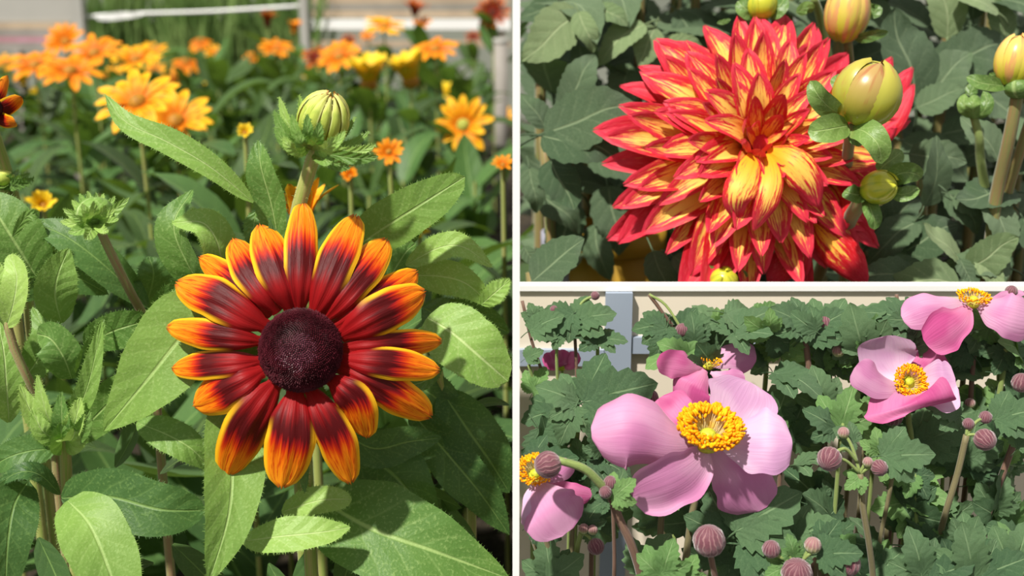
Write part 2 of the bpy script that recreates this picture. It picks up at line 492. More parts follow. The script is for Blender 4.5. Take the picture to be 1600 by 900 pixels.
M['soil'] = plain('dark_soil', S('#3a3226'), S('#241e16'), 60, 0.9, 0.8, 0.01)
M['white'] = plain('white_painted_sheet', S('#fbfbfa'), S('#f6f6f5'), 6, 0.5)
M['cream'] = plain('cream_panel', S('#eee2d0'), S('#e4dac6'), 7, 0.6)
M['bluegrey'] = plain('blue_grey_paint', S('#a9b4c4'), S('#9aa6b8'), 9, 0.5)
M['greywhite'] = plain('grey_white_sheet', S('#b4b2ac'), S('#a8a6a0'), 4, 0.6)
M['tanboard'] = plain('tan_board', S('#c2ad94'), S('#b09c86'), 12, 0.7)
M['greyboard'] = plain('grey_board', S('#a09a94'), S('#8c8780'), 12, 0.7)
M['pinkboard'] = plain('pink_strip', S('#c090a0'), S('#b08088'), 20, 0.7)
M['backwall'] = plain('greenhouse_sheet', S('#93978c'), S('#82887c'), 2, 0.6)

floor = struct('floor', boxg((-3, -0.5, -0.05), (2.4, 4.6, 0.0)), M['soil'], 'dark soil floor of the greenhouse under the flower beds')
wall_back = struct('wall_back', boxg((-3, 4.4, 0), (2.4, 4.45, 1.1)), M['backwall'], 'pale grey greenhouse wall far behind the yellow flowers')
DX0, DX1 = 0.0002, 0.00258
divider = struct('trim_5', boxg((DX0, 0.372, 0.0), (DX1, 0.376, 0.535)), M['white'],
                 'white collage gutter, as a thin upright post, between the maroon flower and the two right beds')  # upright white gutter of the collage, given the shape of a post
WY = 0.505
ZC = P(1200, 450, 0.523).z
wall_front = struct('wall_front', boxg((DX1, WY + 0.001, 0.0), (0.62, WY + 0.006, ZC - 0.001)), M['cream'],
                    'cream low wall behind the pink anemones')
trim_1 = struct('trim_1', boxg((DX1, WY - 0.0005, ZC - 0.0013), (0.62, WY + 0.0065, ZC + 0.0012)), M['white'],
                'white collage gutter, as a cap strip on the low wall under the dahlia')  # level white gutter of the collage, given the shape of a wall cap
def wall_x(px, py):
    d = WY / (math.cos(PITCH) + (450 - py) / FPX * math.sin(PITCH))
    return P(px, py, d)
a, b = wall_x(946, 460), wall_x(984, 590)
trim_2 = struct('trim_2', boxg((a.x, WY - 0.003, 0.0), (b.x, WY + 0.001, ZC - 0.0016)), M['bluegrey'], 'blue grey upright bar on the cream low wall')
z1 = wall_x(900, 545).z; z0 = wall_x(900, 570).z
trim_3 = struct('trim_3', boxg((DX1, WY - 0.002, z0), (a.x - 0.0003, WY + 0.001, z1)), M['bluegrey'], 'blue grey crossbar left of the upright bar on the cream wall')
trim_4 = struct('trim_4', boxg((b.x + 0.0003, WY - 0.002, z0 + 0.006), (0.62, WY + 0.001, z1 + 0.006)), M['bluegrey'], 'blue grey crossbar right of the upright bar on the cream wall')
BEDZ = 0.27
bed = struct('floor_bed', boxg((DX1, WY + 0.007, 0.0), (0.62, 1.5, BEDZ)), M['soil'], 'raised bed of dark soil holding the dahlias')

# far greenhouse fittings behind the yellow field
def far_box(name, px0, px1, py0, py1, d, th, mat, parent=None, bottom=None):
    A, B = P(px0, py1, d), P(px1, py0, d)
    return boxg((A.x, A.y, A.z if bottom is None else bottom), (B.x, A.y + th, B.z)), mat
bench = thing('greenhouse_bench', P(40, 120, 3.0) * 1.0, 'pale grey slatted bench at the far left behind orange flowers', 'bench')
bench.location.z = 0; W[bench] = Matrix.Translation(bench.location)
for nm, y0, y1, mt in (('back_sheet', -60, 34, 'greywhite'), ('board', 35, 45, 'tanboard'), ('board', 46, 57, 'greyboard'), ('board', 58, 66, 'pinkboard'), ('board', 67, 80, 'greyboard')):
    g, _ = far_box(nm, -150, 112, y0, y1, 3.0, 0.02, None)
    part(nm, g, M[mt], bench, False)
for px in (-120, 20, 100):
    g, _ = far_box('leg', px, px + 12, 80, 90, 3.0, 0.03, None, None, 0.0)
    part('leg', g, M['greyboard'], bench, False)
bench2 = thing('greenhouse_bench', V3((P(650, 40, 3.2).x, P(650, 40, 3.2).y, 0)), 'tan board bench with white sheet at the far right edge of the field', 'bench')
for nm, y0, y1, mt in (('board', -40, -8, 'greywhite'), ('board', -6, 6, 'tanboard'), ('board', 8, 14, 'greyboard'), ('board', 16, 27, 'tanboard'), ('white_sheet', 30, 46, 'white'), ('board', 64, 74, 'tanboard')):
    g, _ = far_box(nm, 488, 798, y0, y1, 3.2, 0.02, None)
    part(nm, g, M[mt], bench2, False)
for px in (490, 640, 780):
    g, _ = far_box('leg', px, px + 8, 40, 60, 3.22, 0.02, None, None, 0.0)
    part('leg', g, M['greyboard'], bench2, False)
for px0, px1, lab in ((114, 132, 'white post beside the far left bench'), (469, 481, 'thin white post at the far end of the hanging white pipe')):
    A, B = P(px0, 60, 2.95), P(px1, 60, 2.95)
    g = boxg((A.x, A.y, 0), (B.x, A.y + 0.03, 0.62))
    r = thing('greenhouse_post', V3(((A.x + B.x) / 2, A.y, 0)), lab, 'post')
    part('shaft', g, M['greywhite'], r, False)
    part('foot_plate', boxg((A.x - .02, A.y - .02, 0), (B.x + .02, A.y + .05, .008)), M['greyboard'], r, False)
tag(part('water_pipe', tube([P(128, 27, 2.96), P(200, 22, 2.96), P(330, 18, 2.96), P(476, 9, 2.96)], 0.0045, sides=10), M['white'], None),
    'white pipe running between the two far posts in front of the grass', 'pipe')
# rag of white film hanging on the pipe
tag(part('plastic_film', ribbon([P(150, 29, 2.94), P(185, 25, 2.94), P(225, 22, 2.94)], 0.018, lambda p: (CAM - p), N=12, M=3, prof='oblong', ruffle=.1), M['white'], None),
    'bright crumpled white film draped on the far pipe', 'plastic film')
M['grass'] = plain('ornamental_grass', S('#86a05c'), S('#5a7a3a'), 8, 0.6, trans=0.2)
def grass_clump(px, d, n, seed, lab):
    rng = random.Random(seed)
    c = P(px, 100, d); c.z = 0
    r = thing('ornamental_grass', c, lab, 'grass')
    gs = []
    for i in range(n):
        a = rng.uniform(0, 6.283); rr = rng.uniform(0, .10)
        b = c + V3((math.cos(a) * rr, math.sin(a) * rr * .6, 0))
        h = rng.uniform(.42, .62); lean = V3((rng.uniform(-.10, .10), rng.uniform(-.08, .08), 0))
        gs.append(ribbon([b, b + lean * .3 + V3((0, 0, h * .6)), b + lean + V3((0, 0, h))], 0.008, V3((rng.uniform(-.5, .5), -1, 0.1)), N=4, M=1, prof='lance'))
    o = part('blades', join(*gs), M['grass'], r); o['kind'] = 'stuff'
for i, (px, d) in enumerate(((160, 3.25), (235, 3.3), (310, 3.22), (385, 3.3), (455, 3.25))):
    grass_clump(px, d, 150, i, 'tall blurred grass clump, %s along the far pipe' % ('leftmost', 'second from left', 'middle one', 'second from right', 'rightmost')[i])
# pale bucket at the right edge of the field
bk = thing('plastic_bucket', V3((P(786, 130, 2.4).x, P(786, 130, 2.4).y, 0)), 'slim pale grey bucket at the right edge of the yellow field', 'bucket')
def lathe(c, prof, seg=20):
    Vs, Fs, Us = [], [], []
    for k, (r, z) in enumerate(prof):
        for j in range(seg):
            a = 6.28318 * j / seg
            Vs.append(c + V3((math.cos(a) * r, math.sin(a) * r, z))); Us.append((j / seg, k / len(prof)))
    for k in range(len(prof) - 1):
        for j in range(seg):
            m = (j + 1) % seg
            Fs.append((k * seg + j, k * seg + m, (k + 1) * seg + m, (k + 1) * seg + j))
    Fs.append(tuple(range(seg - 1, -1, -1)))
    return Vs, Fs, Us
bc = bk.location.copy(); bc.x -= .004; bk.location.x -= .004; W[bk] = Matrix.Translation(bk.location)
part('body', lathe(bc, [(.012, 0), (.015, .40), (.014, .40), (.011, .01)]), M['greyboard'], bk)
part('rim', lathe(bc, [(.015, .392), (.0165, .395), (.0165, .402), (.014, .402), (.014, .395)]), M['greywhite'], bk)

# ------------------------------------------------------------------ shared meshes (1 unit long along +Y, facing +Z)
ZZ = V3((0, 0, 1))
def local_leaf(name, mat, pts, w, **kw):
    return mesh_from(name, ribbon([V3(p) for p in pts], w, ZZ, **kw), mat)
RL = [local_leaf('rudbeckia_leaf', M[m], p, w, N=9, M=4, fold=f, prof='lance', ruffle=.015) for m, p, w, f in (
    ('fleaf_shade', ((0, 0, 0), (0, .4, .08), (0, .75, .06), (0, 1, -.04)), .34, .25),
    ('fleaf_shade', ((0, 0, 0), (.02, .4, .12), (.03, .72, .10), (0, .98, -.08)), .30, .2),
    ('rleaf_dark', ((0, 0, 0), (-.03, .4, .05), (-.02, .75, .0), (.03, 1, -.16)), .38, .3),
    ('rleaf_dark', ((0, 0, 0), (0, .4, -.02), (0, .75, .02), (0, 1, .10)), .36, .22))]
def with_petiole(g, l=.3):
    return join(g, tube([V3((0, .02, 0)), V3((0, -l * .5, -l * .15)), V3((0, -l, -l * .5))], .016, .014, 5, 4))
DL = []
for m in ('dleaf', 'dleaf', 'dleaf_light'):
    for k, (bend, w) in enumerate(((-.1, .62), (-.25, .56), (.06, .68))):
        DL.append(mesh_from('dahlia_leaf', with_petiole(ribbon([V3((0, 0, 0)), V3((.02, .35, .06)), V3((-.02, .7, .03)), V3((.01, 1, bend))], w, ZZ,
                            N=28, M=6, prof='ovate', fold=.12, ruffle=.03, rf=2.2, serr=.13, sn=8, seed=k)), M[m]))
def lobed(seed, nl=3, w=.66):
    rng = random.Random(seed); gs = []
    spec = [(0, 1.0), (48, .80), (-48, .80)] + ([(95, .55), (-95, .55)] if nl == 5 else [])
    for k, (a, l) in enumerate(spec):
        a = math.radians(a + rng.uniform(-6, 6)); d = V3((math.sin(a), math.cos(a), 0)); l *= rng.uniform(.9, 1.08)
        dz = rng.uniform(-.2, .02)
        pts = [V3((0, 0, -.006 * k)), d * l * .5 + V3((0, 0, .05 - .006 * k)), d * l + V3((0, 0, dz))]
        gs.append(ribbon(pts, w * l, ZZ, N=22, M=4, prof='lobe', fold=.15, serr=.36, sn=5.5, ruffle=.02, seed=seed + k))
    return with_petiole(join(*gs), .35)
AL = [mesh_from('anemone_leaf', lobed(k, 5 if k % 2 else 3), M['aleaf_light' if k == 3 else 'aleaf']) for k in range(6)]
YP = {}
def bgpetal(mat):
    if mat not in YP:
        YP[mat] = [mesh_from('petal', ribbon([V3((0, 0, 0)), V3((0, .5, .06)), V3((0, 1, dz))], .34, ZZ, N=6, M=4, prof='rud', cup=.25, notch=.02), M[mat]) for dz in (-.02, -.14)]
    return YP[mat]
STEM = {}
def unit_stem(mat):
    if mat not in STEM:
        STEM[mat] = mesh_from('stem', tube([V3((0, 0, 0)), V3((0, 1, 0))], 1, .8, 7, 2), M[mat])
    return STEM[mat]
def stem_between(root, a, b, r, mat, name='stem'):
    d = b - a
    m = frame(a, d, V3((0.3, 1, 0.1))) @ Matrix.Diagonal((r, d.length, r, 1))
    return link(name, unit_stem(mat), root, m)

def put(me, root, px, py, d, size, ang, toward=0.0, roll=0.0, name='leaf', wide=1.0, up=0.45):
    a = math.radians(ang); t = math.radians(toward)
    dr = (RIGHT * math.cos(a) + UP * math.sin(a)) * math.cos(t) - FWD * math.sin(t)
    nz = (-FWD + UP * up).normalized()
    if roll: nz = Matrix.Rotation(math.radians(roll), 3, dr) @ nz
    L = px2m(size, d)
    mw = frame(P(px, py, d), dr, nz) @ Matrix.Diagonal((L * wide, L, L, 1))
    return link(name, me, root, settle(me, mw) if px > 806 else mw)

def settle(me, mw):
    """keep a leaf of the right beds clear of the post, the low wall and its cap"""
    vs = [mw @ v.co for v in me.vertices]
    mx = min(v.x for v in vs)
    sh = V3((max(0, .0036 - mx), 0, 0))
    low = mw.translation.y < WY + .003
    if low:
        my = max(v.y for v in vs)
        if my > WY - .004: sh.y -= my - (WY - .004)
        tops = max((v - CAM).dot(UP) / (v - CAM).dot(FWD) for v in vs)
        lim = -(459 + (abs(mw.translation.x) * 9173.0) % 26 - 450) / FPX
        if tops > lim: sh = sh - UP * (tops - lim) * (mw.translation - CAM).dot(FWD)
    else:
        my = min(v.y for v in vs)
        if my < WY + .009: sh.y += WY + .009 - my
    return Matrix.Translation(sh) @ mw

def camn(p): return (CAM - p).normalized()
def pp(*q): return [P(*k) for k in q]
def to_ground(pts, z=0.0, dy=0.0, dx=0.0):
    """carry a stem on from its last point down to the soil"""
    e = pts[-1]
    return pts + descend(pts, V3((e.x + dx, e.y + dy, z)))
def descend(pts, g):
    e = pts[-1]; s = (pts[-1] - pts[-2]).length; D = (g - e).length; out = []; q = s
    while q < D * .8:
        out.append(e.lerp(g, q / D)); s *= 1.7; q += s
    return out + [g]

def leafpx(root, mat, pts, w, roll=0, **kw):
    dm = pts[len(pts) // 2][2]
    k = dict(N=22, M=6, prof='lance', fold=.18, hair=.0011, ruffle=.012, serr=.0)
    k.update(kw)
    return part('leaf', ribbon(pp(*pts), px2m(w, dm), camn, roll, **k), M[mat], root)

# ------------------------------------------------------------------ a rudbeckia flower of the field
def flower(root, c, axis, rad, petmat, disc='discy', n=13, open_=70, seed=0, dr=.2, wide=1.0):
    rng = random.Random(seed)
    ax = axis.normalized()
    head = part('flower_head', ellipsoid(c, ax, rad * dr * .8, rad * dr, 12, 6), M[disc], root, origin=c)
    X = ax.orthogonal().normalized(); Y = ax.cross(X)
    for i in range(n):
        a = 6.2832 * (i + rng.uniform(-.2, .2)) / n
        o = math.radians(open_ + rng.uniform(-9, 9))
        rd = X * math.cos(a) + Y * math.sin(a)
        d = rd * math.sin(o) + ax * math.cos(o)
        nz = ax * math.sin(o) - rd * math.cos(o)
        l = rad * (1 - dr * .5) * rng.uniform(.88, 1.06)
        link('petal', bgpetal(petmat)[i % 2], head, frame(c + rd * rad * dr * .6, d, nz) @ Matrix.Diagonal((l * wide, l, l, 1)))
    return head

def leafy(root, base, h, n, rng, lo=.35, hi=.97, size=(.085, .125), joined=False):
    gs = []
    for i in range(n):
        z = h * (lo + (hi - lo) * (i + .5) / n)
        a = i * 2.39996 + rng.uniform(-.4, .4)
        e = math.radians(rng.uniform(5, 55))
        d = V3((math.cos(a) * math.cos(e), math.sin(a) * math.cos(e), math.sin(e)))
        nz = V3((-math.cos(a) * math.sin(e), -math.sin(a) * math.sin(e), math.cos(e)))
        L = rng.uniform(*size)
        m = frame(base + V3((0, 0, z)), d, nz) @ Matrix.Diagonal((L, L, L, 1))
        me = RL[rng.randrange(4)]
        if joined:
            vs = [m @ v.co for v in me.vertices]
            gs.append((vs, [tuple(p.vertices) for p in me.polygons], me_uv(me)))
        else:
            link('leaf', me, root, m)
    if joined:
        o = part('foliage', join(*gs), M['rleaf_dark' if rng.random() < .35 else 'fleaf_shade'], root); o['kind'] = 'stuff'
_uv = {}
def me_uv(me):
    if me.name not in _uv:
        u = [(0, 0)] * len(me.vertices)
        for lp in me.loops:
            q = me.uv_layers[0].data[lp.index].uv
            u[lp.vertex_index] = (q[0], q[1])
        _uv[me.name] = u
    return _uv[me.name]
# ================================================================== LEFT: the maroon and orange rudbeckia
CX, CY, CD = 470.0, 547.0, 0.42
fc = P(CX, CY, CD)
hero = thing('rudbeckia_plant', V3((fc.x, fc.y + .03, 0)), 'large maroon and orange rudbeckia in full bloom with dark domed centre', 'flower')
hs = [fc + V3((0, .004, -.004)), P(472, 600, .445)]
part('stem', tube(to_ground(hs), .0024, .003, 10, 16, .001), M['rstem'], hero)
head = part('flower_head', ellipsoid(P(CX, CY, CD), -FWD, px2m(46, CD), px2m(63, CD), 40, 16, frm=.35, to=1.0), M['cone'], hero, origin=P(CX, CY, CD))
# dome of packed florets
gs = []; gin = []
rng = random.Random(4)
AX = -FWD; RXv = RIGHT; RYv = UP
for i in range(2600):
    t = (i + .5) / 2600
    th = math.acos(1 - t * 1.08)
    a = i * 2.399963
    rv, ru = px2m(62, CD), px2m(45, CD)
    nrm = (RXv * math.cos(a) + RYv * math.sin(a)) * math.sin(th) / rv + AX * math.cos(th) / ru
    nrm.normalize()
    p = fc + (RXv * math.cos(a) + RYv * math.sin(a)) * math.sin(th) * rv + AX * math.cos(th) * ru
    h = .0011 * (1.0 if t > .12 else .75) * rng.uniform(.7, 1.25); w = .00031
    A = nrm.orthogonal().normalized(); B = nrm.cross(A)
    tip = p + nrm * h + (RYv * rng.uniform(-.0002, .0002) + RXv * rng.uniform(-.0002, .0002))
    v = [p + A * w, p + B * w, p - A * w, p - B * w]
    q = [x + nrm * h * .6 for x in v]
    (gs if t > .05 + .10 * rng.random() else gin).append((v + q + [tip], [(0, 1, 5, 4), (1, 2, 6, 5), (2, 3, 7, 6), (3, 0, 4, 7), (4, 5, 8), (5, 6, 8), (6, 7, 8), (7, 4, 8)], [(0, 0)] * 9))
o = part('florets', join(*gs), M['floret'], hero, False); o['kind'] = 'stuff'
o = part('inner_florets', join(*gin), M['floret_in_glint'], hero, False); o['kind'] = 'stuff'
PET = [  # tip x, tip y, mid x, mid y, base x, base y, width, tip depth back, layer, edge roll
    (473, 316, 472, 400, 468, 490, 50, .012, 0, 6), (556, 336, 524, 405, 488, 494, 58, .012, 1, -14), (604, 374, 560, 430, 505, 500, 56, .012, 0, -8),
    (652, 424, 594, 464, 520, 512, 50, .016, -1, -6), (664, 456, 602, 489, 530, 527, 62, .008, 1, 10), (690, 533, 620, 538, 530, 545, 42, .014, -1, 8),
    (686, 578, 612, 567, 532, 560, 47, .006, 1, -6), (673, 652, 606, 610, 528, 572, 56, .010, 0, 8), (572, 684, 552, 632, 512, 590, 58, .004, 1, 26),
    (548, 755, 521, 680, 482, 604, 56, .004, 0, 8), (440, 762, 452, 690, 462, 606, 72, .000, 1, 4), (354, 746, 386, 672, 434, 594, 66, .004, 0, -16),
    (302, 634, 348, 606, 410, 577, 66, .008, 1, 14), (269, 574, 328, 568, 408, 562, 44, .010, 0, 16), (261, 511, 328, 524, 410, 534, 44, .008, 1, -6),
    (276, 441, 340, 466, 418, 512, 62, .008, 1, 8), (311, 402, 358, 438, 424, 494, 42, .018, -1, -14), (364, 373, 394, 424, 436, 488, 54, .012, 0, 12),
    (406, 351, 431, 412, 456, 486, 60, .010, 1, 8)]
for k, (tx, ty, mx, my, bx_, by_, w, back, lay, rl) in enumerate(PET):
    d0 = CD + .002 - lay * .0012
    path = pp((bx_, by_, d0 + .002), ((bx_ + mx) / 2 + 0, (by_ + my) / 2, d0 - .0035 + back * .1), (mx, my, d0 - .004 + back * .4), ((mx + tx) / 2, (my + ty) / 2, d0 - .001 + back * .6), (tx, ty, d0 + back + .003))
    part('petal', ribbon(path, px2m(w * 1.1, CD), camn, rl, N=20, M=12, prof='rud', cup=-.30, ridge=.035, notch=.018, ruffle=.02, rf=1.2, seed=k), M['rpetal'], head)
# green sepals behind the petals
for k, (tx, ty, w) in enumerate(((476, 772, 26), (560, 745, 20), (300, 545, 18), (640, 600, 20), (420, 340, 20))):
    mx, my = (CX + tx) / 2, (CY + ty) / 2
    part('sepal', ribbon(pp((CX + (tx - CX) * .2, CY + (ty - CY) * .2, CD + .008), (mx, my, CD + .012), (tx, ty, CD + .013)), px2m(w, CD), camn, 0, N=14, M=4, prof='oblong', hair=.0012, seed=k), M['rleaf_dark'], head)
L = lambda *a, **k: leafpx(hero, *a, **k)
L('rleaf', [(350, 470, .44), (290, 520, .438), (228, 596, .436), (162, 674, .440)], 128, 12, prof='ovate', serr=.03, sn=14, seed=1)
L('rleaf', [(356, 600, .45), (362, 700, .434), (358, 800, .424), (326, 912, .418)], 98, -14, fold=.32, seed=2)
L('rleaf_pale', [(378, 846, .436), (440, 838, .432), (500, 832, .432), (548, 824, .436)], 58, -22, seed=3)
L('rleaf', [(500, 780, .462), (580, 826, .452), (680, 862, .450), (797, 905, .456)], 150, -10, prof='ovate', seed=4)
L('rleaf_pale', [(440, 800, .45), (500, 782, .446), (550, 780, .450)], 46, -20, seed=5, prof='oblong')
L('rleaf_dark', [(520, 660, .466), (580, 700, .464), (640, 690, .462), (690, 684, .468)], 60, 10, seed=6)
L('rleaf_dark', [(540, 700, .476), (600, 730, .47), (640, 770, .468), (680, 830, .474)], 110, 0, seed=7, prof='ovate')

# ---- the closed bud above the bloom
bc = P(505, 192, .432)
budp = thing('rudbeckia_plant', V3((P(452, 420, .45).x, P(452, 420, .45).y + .02, 0)), 'hairy rudbeckia bud with pale closed rays standing above the maroon bloom', 'flower')
part('stem', tube(to_ground(pp((494, 232, .434), (482, 270, .436), (464, 335, .44), (452, 420, .45))), .0027, .0027, 10, 22, .0014), M['rstem'], budp)
bax = (UP * .85 + RIGHT * .32 - FWD * .42).normalized()
bh = part('flower_head', ellipsoid(bc, bax, px2m(33, .432), px2m(30, .432), 18, 9), M['budray'], budp, origin=bc)
for i in range(14):
    part('ray', patch(bc, bax, px2m(36 + (i % 3) * 2, .432), px2m(44 + (i % 2) * 3, .432), i * 6.2832 / 14 + (i % 4) * .05, .235, -35, 70 + (i % 3) * 7, .12, .5, 10, 4), M['budray'], bh)
rng = random.Random(8)
bX = bax.orthogonal().normalized(); bY = bax.cross(bX)
sb = bc - bax * px2m(34, .432)
part('calyx', ellipsoid(sb, bax, px2m(12, .432), px2m(22, .432), 14, 6), M['rleaf'], bh)
for k, (tx, ty, w, dd) in enumerate(((436, 150, 20, .430), (428, 172, 22, .426), (429, 197, 22, .422), (468, 147, 16, .436), (484, 150, 14, .438), (456, 178, 20, .424), (442, 214, 20, .418), (480, 178, 20, .412),
        (500, 190, 22, .408), (522, 214, 24, .408), (556, 182, 16, .440), (578, 205, 16, .438), (588, 226, 18, .430), (592, 244, 20, .424), (548, 262, 20, .414), (540, 205, 18, .416), (520, 250, 20, .412), (466, 205, 22, .412))):
    bx0, by0 = 488 + (tx - 500) * .16, 236 + (ty - 210) * .10
    part('sepal', ribbon(pp((bx0, by0, .429 + (dd - .427) * .4), ((bx0 + tx) / 2 + (tx - 490) * .10, (by0 + ty) / 2 + 6, .427 + (dd - .427) * .9), (tx, ty, dd)), px2m(w, .43), camn, (k % 5 - 2) * 12, N=14, M=4, prof='sepal', fold=.3, hair=.0009, seed=k), M['rleaf' if k % 3 else 'rleaf_pale'], bh)
L = lambda *a, **k: leafpx(budp, *a, **k)
L('rleaf_pale', [(396, 316, .436), (330, 262, .428), (262, 222, .424), (196, 190, .424), (164, 147, .428)], 44, 16, fold=.3, seed=11)
L('rleaf', [(436, 384, .446), (424, 320, .442), (408, 262, .438), (403, 219, .440)], 52, -18, fold=.35, seed=12)
L('rleaf', [(536, 400, .462), (600, 356, .456), (660, 318, .452), (727, 276, .456)], 78, 4, fold=.12, prof='oblong', seed=13)
L('rleaf', [(400, 330, .45), (396, 360, .45), (398, 400, .45)], 30, 20, seed=14)

# ---- half-open yellow flower behind the bud stem
yc = P(470, 350, .56)
yp = thing('rudbeckia_plant', V3((yc.x, yc.y + .02, 0)), 'small yellow flower with upright petals half hidden behind the bud stem', 'flower')
part('stem', tube(to_ground([yc, yc + V3((0, .015, -.06))]), .002, .003), M['rstem'], yp)
flower(yp, yc, UP * 1.0 - FWD * .1, .026, 'ypetal', n=10, open_=26, seed=3, dr=.25)
for k, (px, py, sz, an) in enumerate(((440, 420, 110, 150), (520, 430, 110, 30), (470, 450, 110, 250))):
    put(RL[k], yp, px, py, .565, sz, an, 15)

# ---- pale starry bud on the left
pc = P(148, 332, .47)
pb = thing('rudbeckia_plant', V3((P(235, 520, .50).x, P(235, 520, .50).y, 0)), 'pale green starry bud on a brownish stalk left of the bloom', 'flower')
part('stem', tube(to_ground(pp((150, 345, .472), (168, 385, .474), (200, 450, .48), (235, 520, .50))), .0018, .0022, 9, 18, .001), M['rstem_brown'], pb)
pax = (UP * .9 - RIGHT * .15 - FWD * .35).normalized()
ph_ = part('flower_head', ellipsoid(pc, pax, px2m(24, .47), px2m(30, .47), 14, 7), M['rleaf_pale'], pb, origin=pc)
pX = pax.orthogonal().normalized(); pY = pax.cross(pX)
for k, (tx, ty, w, dd) in enumerate(((98, 326, 20, .468), (112, 312, 18, .470), (124, 302, 18, .474), (137, 298, 18, .476), (150, 300, 18, .478), (162, 302, 18, .476), (180, 306, 18, .474), (202, 309, 20, .470),
        (94, 346, 20, .462), (106, 364, 22, .458), (186, 342, 20, .462), (132, 374, 22, .456), (128, 318, 18, .456), (146, 314, 18, .454), (165, 320, 18, .456), (112, 336, 18, .458), (180, 326, 16, .458), (170, 362, 16, .456))):
    part('sepal', ribbon(pp((148 + (tx - 148) * .1, 346, .468), ((148 + tx) / 2, (344 + ty) / 2 + 5, .468 + (dd - .468) * .8), (tx, ty, dd)), px2m(w, .47), camn, (k % 5 - 2) * 12, N=12, M=4, prof='sepal', fold=.3, hair=.0007, seed=k), M['rleaf_pale'], ph_)
L = lambda *a, **k: leafpx(pb, *a, **k)
L('rleaf', [(320, 452, .47), (292, 410, .462), (272, 350, .458), (302, 296, .466)], 66, -40, fold=.4, seed=21)
L('rleaf_pale', [(335, 450, .462), (345, 400, .452), (320, 350, .448), (268, 348, .452)], 64, 30, fold=.2, seed=22)
L('rleaf_dark', [(232, 480, .50), (160, 412, .488), (100, 368, .486), (44, 346, .49)], 62, 20, seed=23)
L('rleaf', [(132, 540, .462), (170, 520, .458), (205, 508, .458), (240, 500, .464)], 60, 10, seed=24)
L('rleaf', [(235, 500, .49), (260, 470, .482), (290, 448, .48), (318, 440, .486)], 40, 10, seed=25)
L('rleaf_pale', [(246, 505, .47), (262, 480, .464), (278, 450, .464)], 26, 0, seed=26)
L('rleaf_dark', [(228, 480, .51), (240, 430, .50), (232, 400, .50)], 60, 20, seed=27)

# ---- leafy shoot in the lower left
sh = thing('rudbeckia_plant', V3((P(105, 760, .46).x, P(105, 760, .46).y + .015, 0)), 'leafy green shoot without bloom in the lower left corner', 'leafy plant')
part('stem', tube(to_ground(pp((98, 640, .45), (102, 700, .455), (105, 770, .46))), .0022, .0026, 9, 16, .001), M['rstem'], sh)
L = lambda *a, **k: leafpx(sh, *a, **k)
L('rleaf_dark', [(96, 778, .446), (170, 776, .436), (250, 796, .432), (322, 798, .438)], 92, 8, fold=.1, seed=31, prof='oblong')
L('rleaf', [(106, 782, .44), (140, 820, .43), (170, 890, .424), (200, 985, .42)], 104, -6, seed=32, prof='oblong')
L('rleaf_dark', [(88, 702, .45), (50, 704, .446), (10, 716, .444), (-30, 742, .448)], 52, 10, seed=33)
L('rleaf_dark', [(94, 772, .45), (62, 742, .44), (30, 738, .436), (-10, 760, .44)], 36, 40, seed=34)
L('rleaf_dark', [(44, 752, .446), (22, 790, .436), (12, 850, .43), (8, 930, .43)], 78, -10, seed=35, prof='oblong')
L('rleaf', [(214, 660, .452), (262, 680, .446), (300, 702, .446), (332, 736, .452)], 56, -12, seed=36)
L('rleaf', [(110, 690, .47), (150, 650, .464), (190, 610, .462), (225, 580, .47)], 66, 0, seed=37)
L('rleaf_dark', [(180, 900, .46), (150, 860, .452), (190, 820, .456), (240, 830, .46)], 60, 10, seed=38)
for k, (tx, ty, w) in enumerate(((58, 585, 20), (96, 612, 22), (126, 620, 24), (160, 500, 26), (50, 640, 24), (140, 640, 22), (30, 600, 26), (95, 660, 40), (120, 665, 36))):
    L('rleaf' if k % 2 else 'rleaf_pale', [(98, 690, .455), ((98 + tx) / 2 + (tx - 98) * .12, (690 + ty) / 2 + 10, .447), (tx, ty, .446)], w + 8, (k - 4) * 8, seed=40 + k, fold=.35)
for k, (px, py, sz, an, dd) in enumerate(((250, 740, 130, 20, .475), (180, 730, 120, 60, .48), (270, 850, 150, -40, .47), (60, 840, 120, -60, .47), (150, 700, 120, 170, .48), (280, 690, 110, -20, .49), (240, 880, 130, 200, .465))):
    put(RL[1 + 2 * (k % 2)], sh, px, py, dd, sz, an, 12, k * 9 - 30)

# ---- shoot cut by the left edge
sl_ = thing('rudbeckia_plant', V3((P(80, 660, .475).x, P(80, 660, .475).y + .01, 0)), 'leafy shoot with slanting brown stalk at the left edge', 'leafy plant')
part('stem', tube(to_ground(pp((8, 490, .452), (22, 545, .455), (48, 600, .46), (80, 665, .475))), .0017, .002, 9, 16, .001), M['rstem_brown'], sl_)
L = lambda *a, **k: leafpx(sl_, *a, **k)
L('rleaf_pale', [(10, 512, .452), (22, 470, .448), (26, 430, .448), (14, 398, .452)], 44, -24, seed=51, fold=.3, prof='oblong')
L('rleaf_pale', [(2, 500, .452), (-8, 470, .448), (-6, 430, .448), (0, 410, .452)], 36, 20, seed=52, fold=.3)
L('rleaf', [(56, 432, .485), (30, 390, .48), (5, 350, .478), (-25, 300, .48)], 100, 10, seed=53, prof='oblong')
L('rleaf', [(96, 505, .462), (86, 462, .456), (92, 425, .455), (108, 388, .46)], 66, 14, seed=54, fold=.2)
L('rleaf', [(112, 592, .456), (100, 560, .448), (80, 530, .446), (58, 522, .45)], 62, -16, seed=55, prof='oblong')
L('rleaf', [(122, 590, .456), (136, 560, .45), (150, 530, .45), (163, 498, .454)], 30, 20, seed=56)
L('rleaf_pale', [(14, 660, .462), (10, 600, .456), (6, 550, .456), (-4, 500, .46)], 56, 10, seed=57)
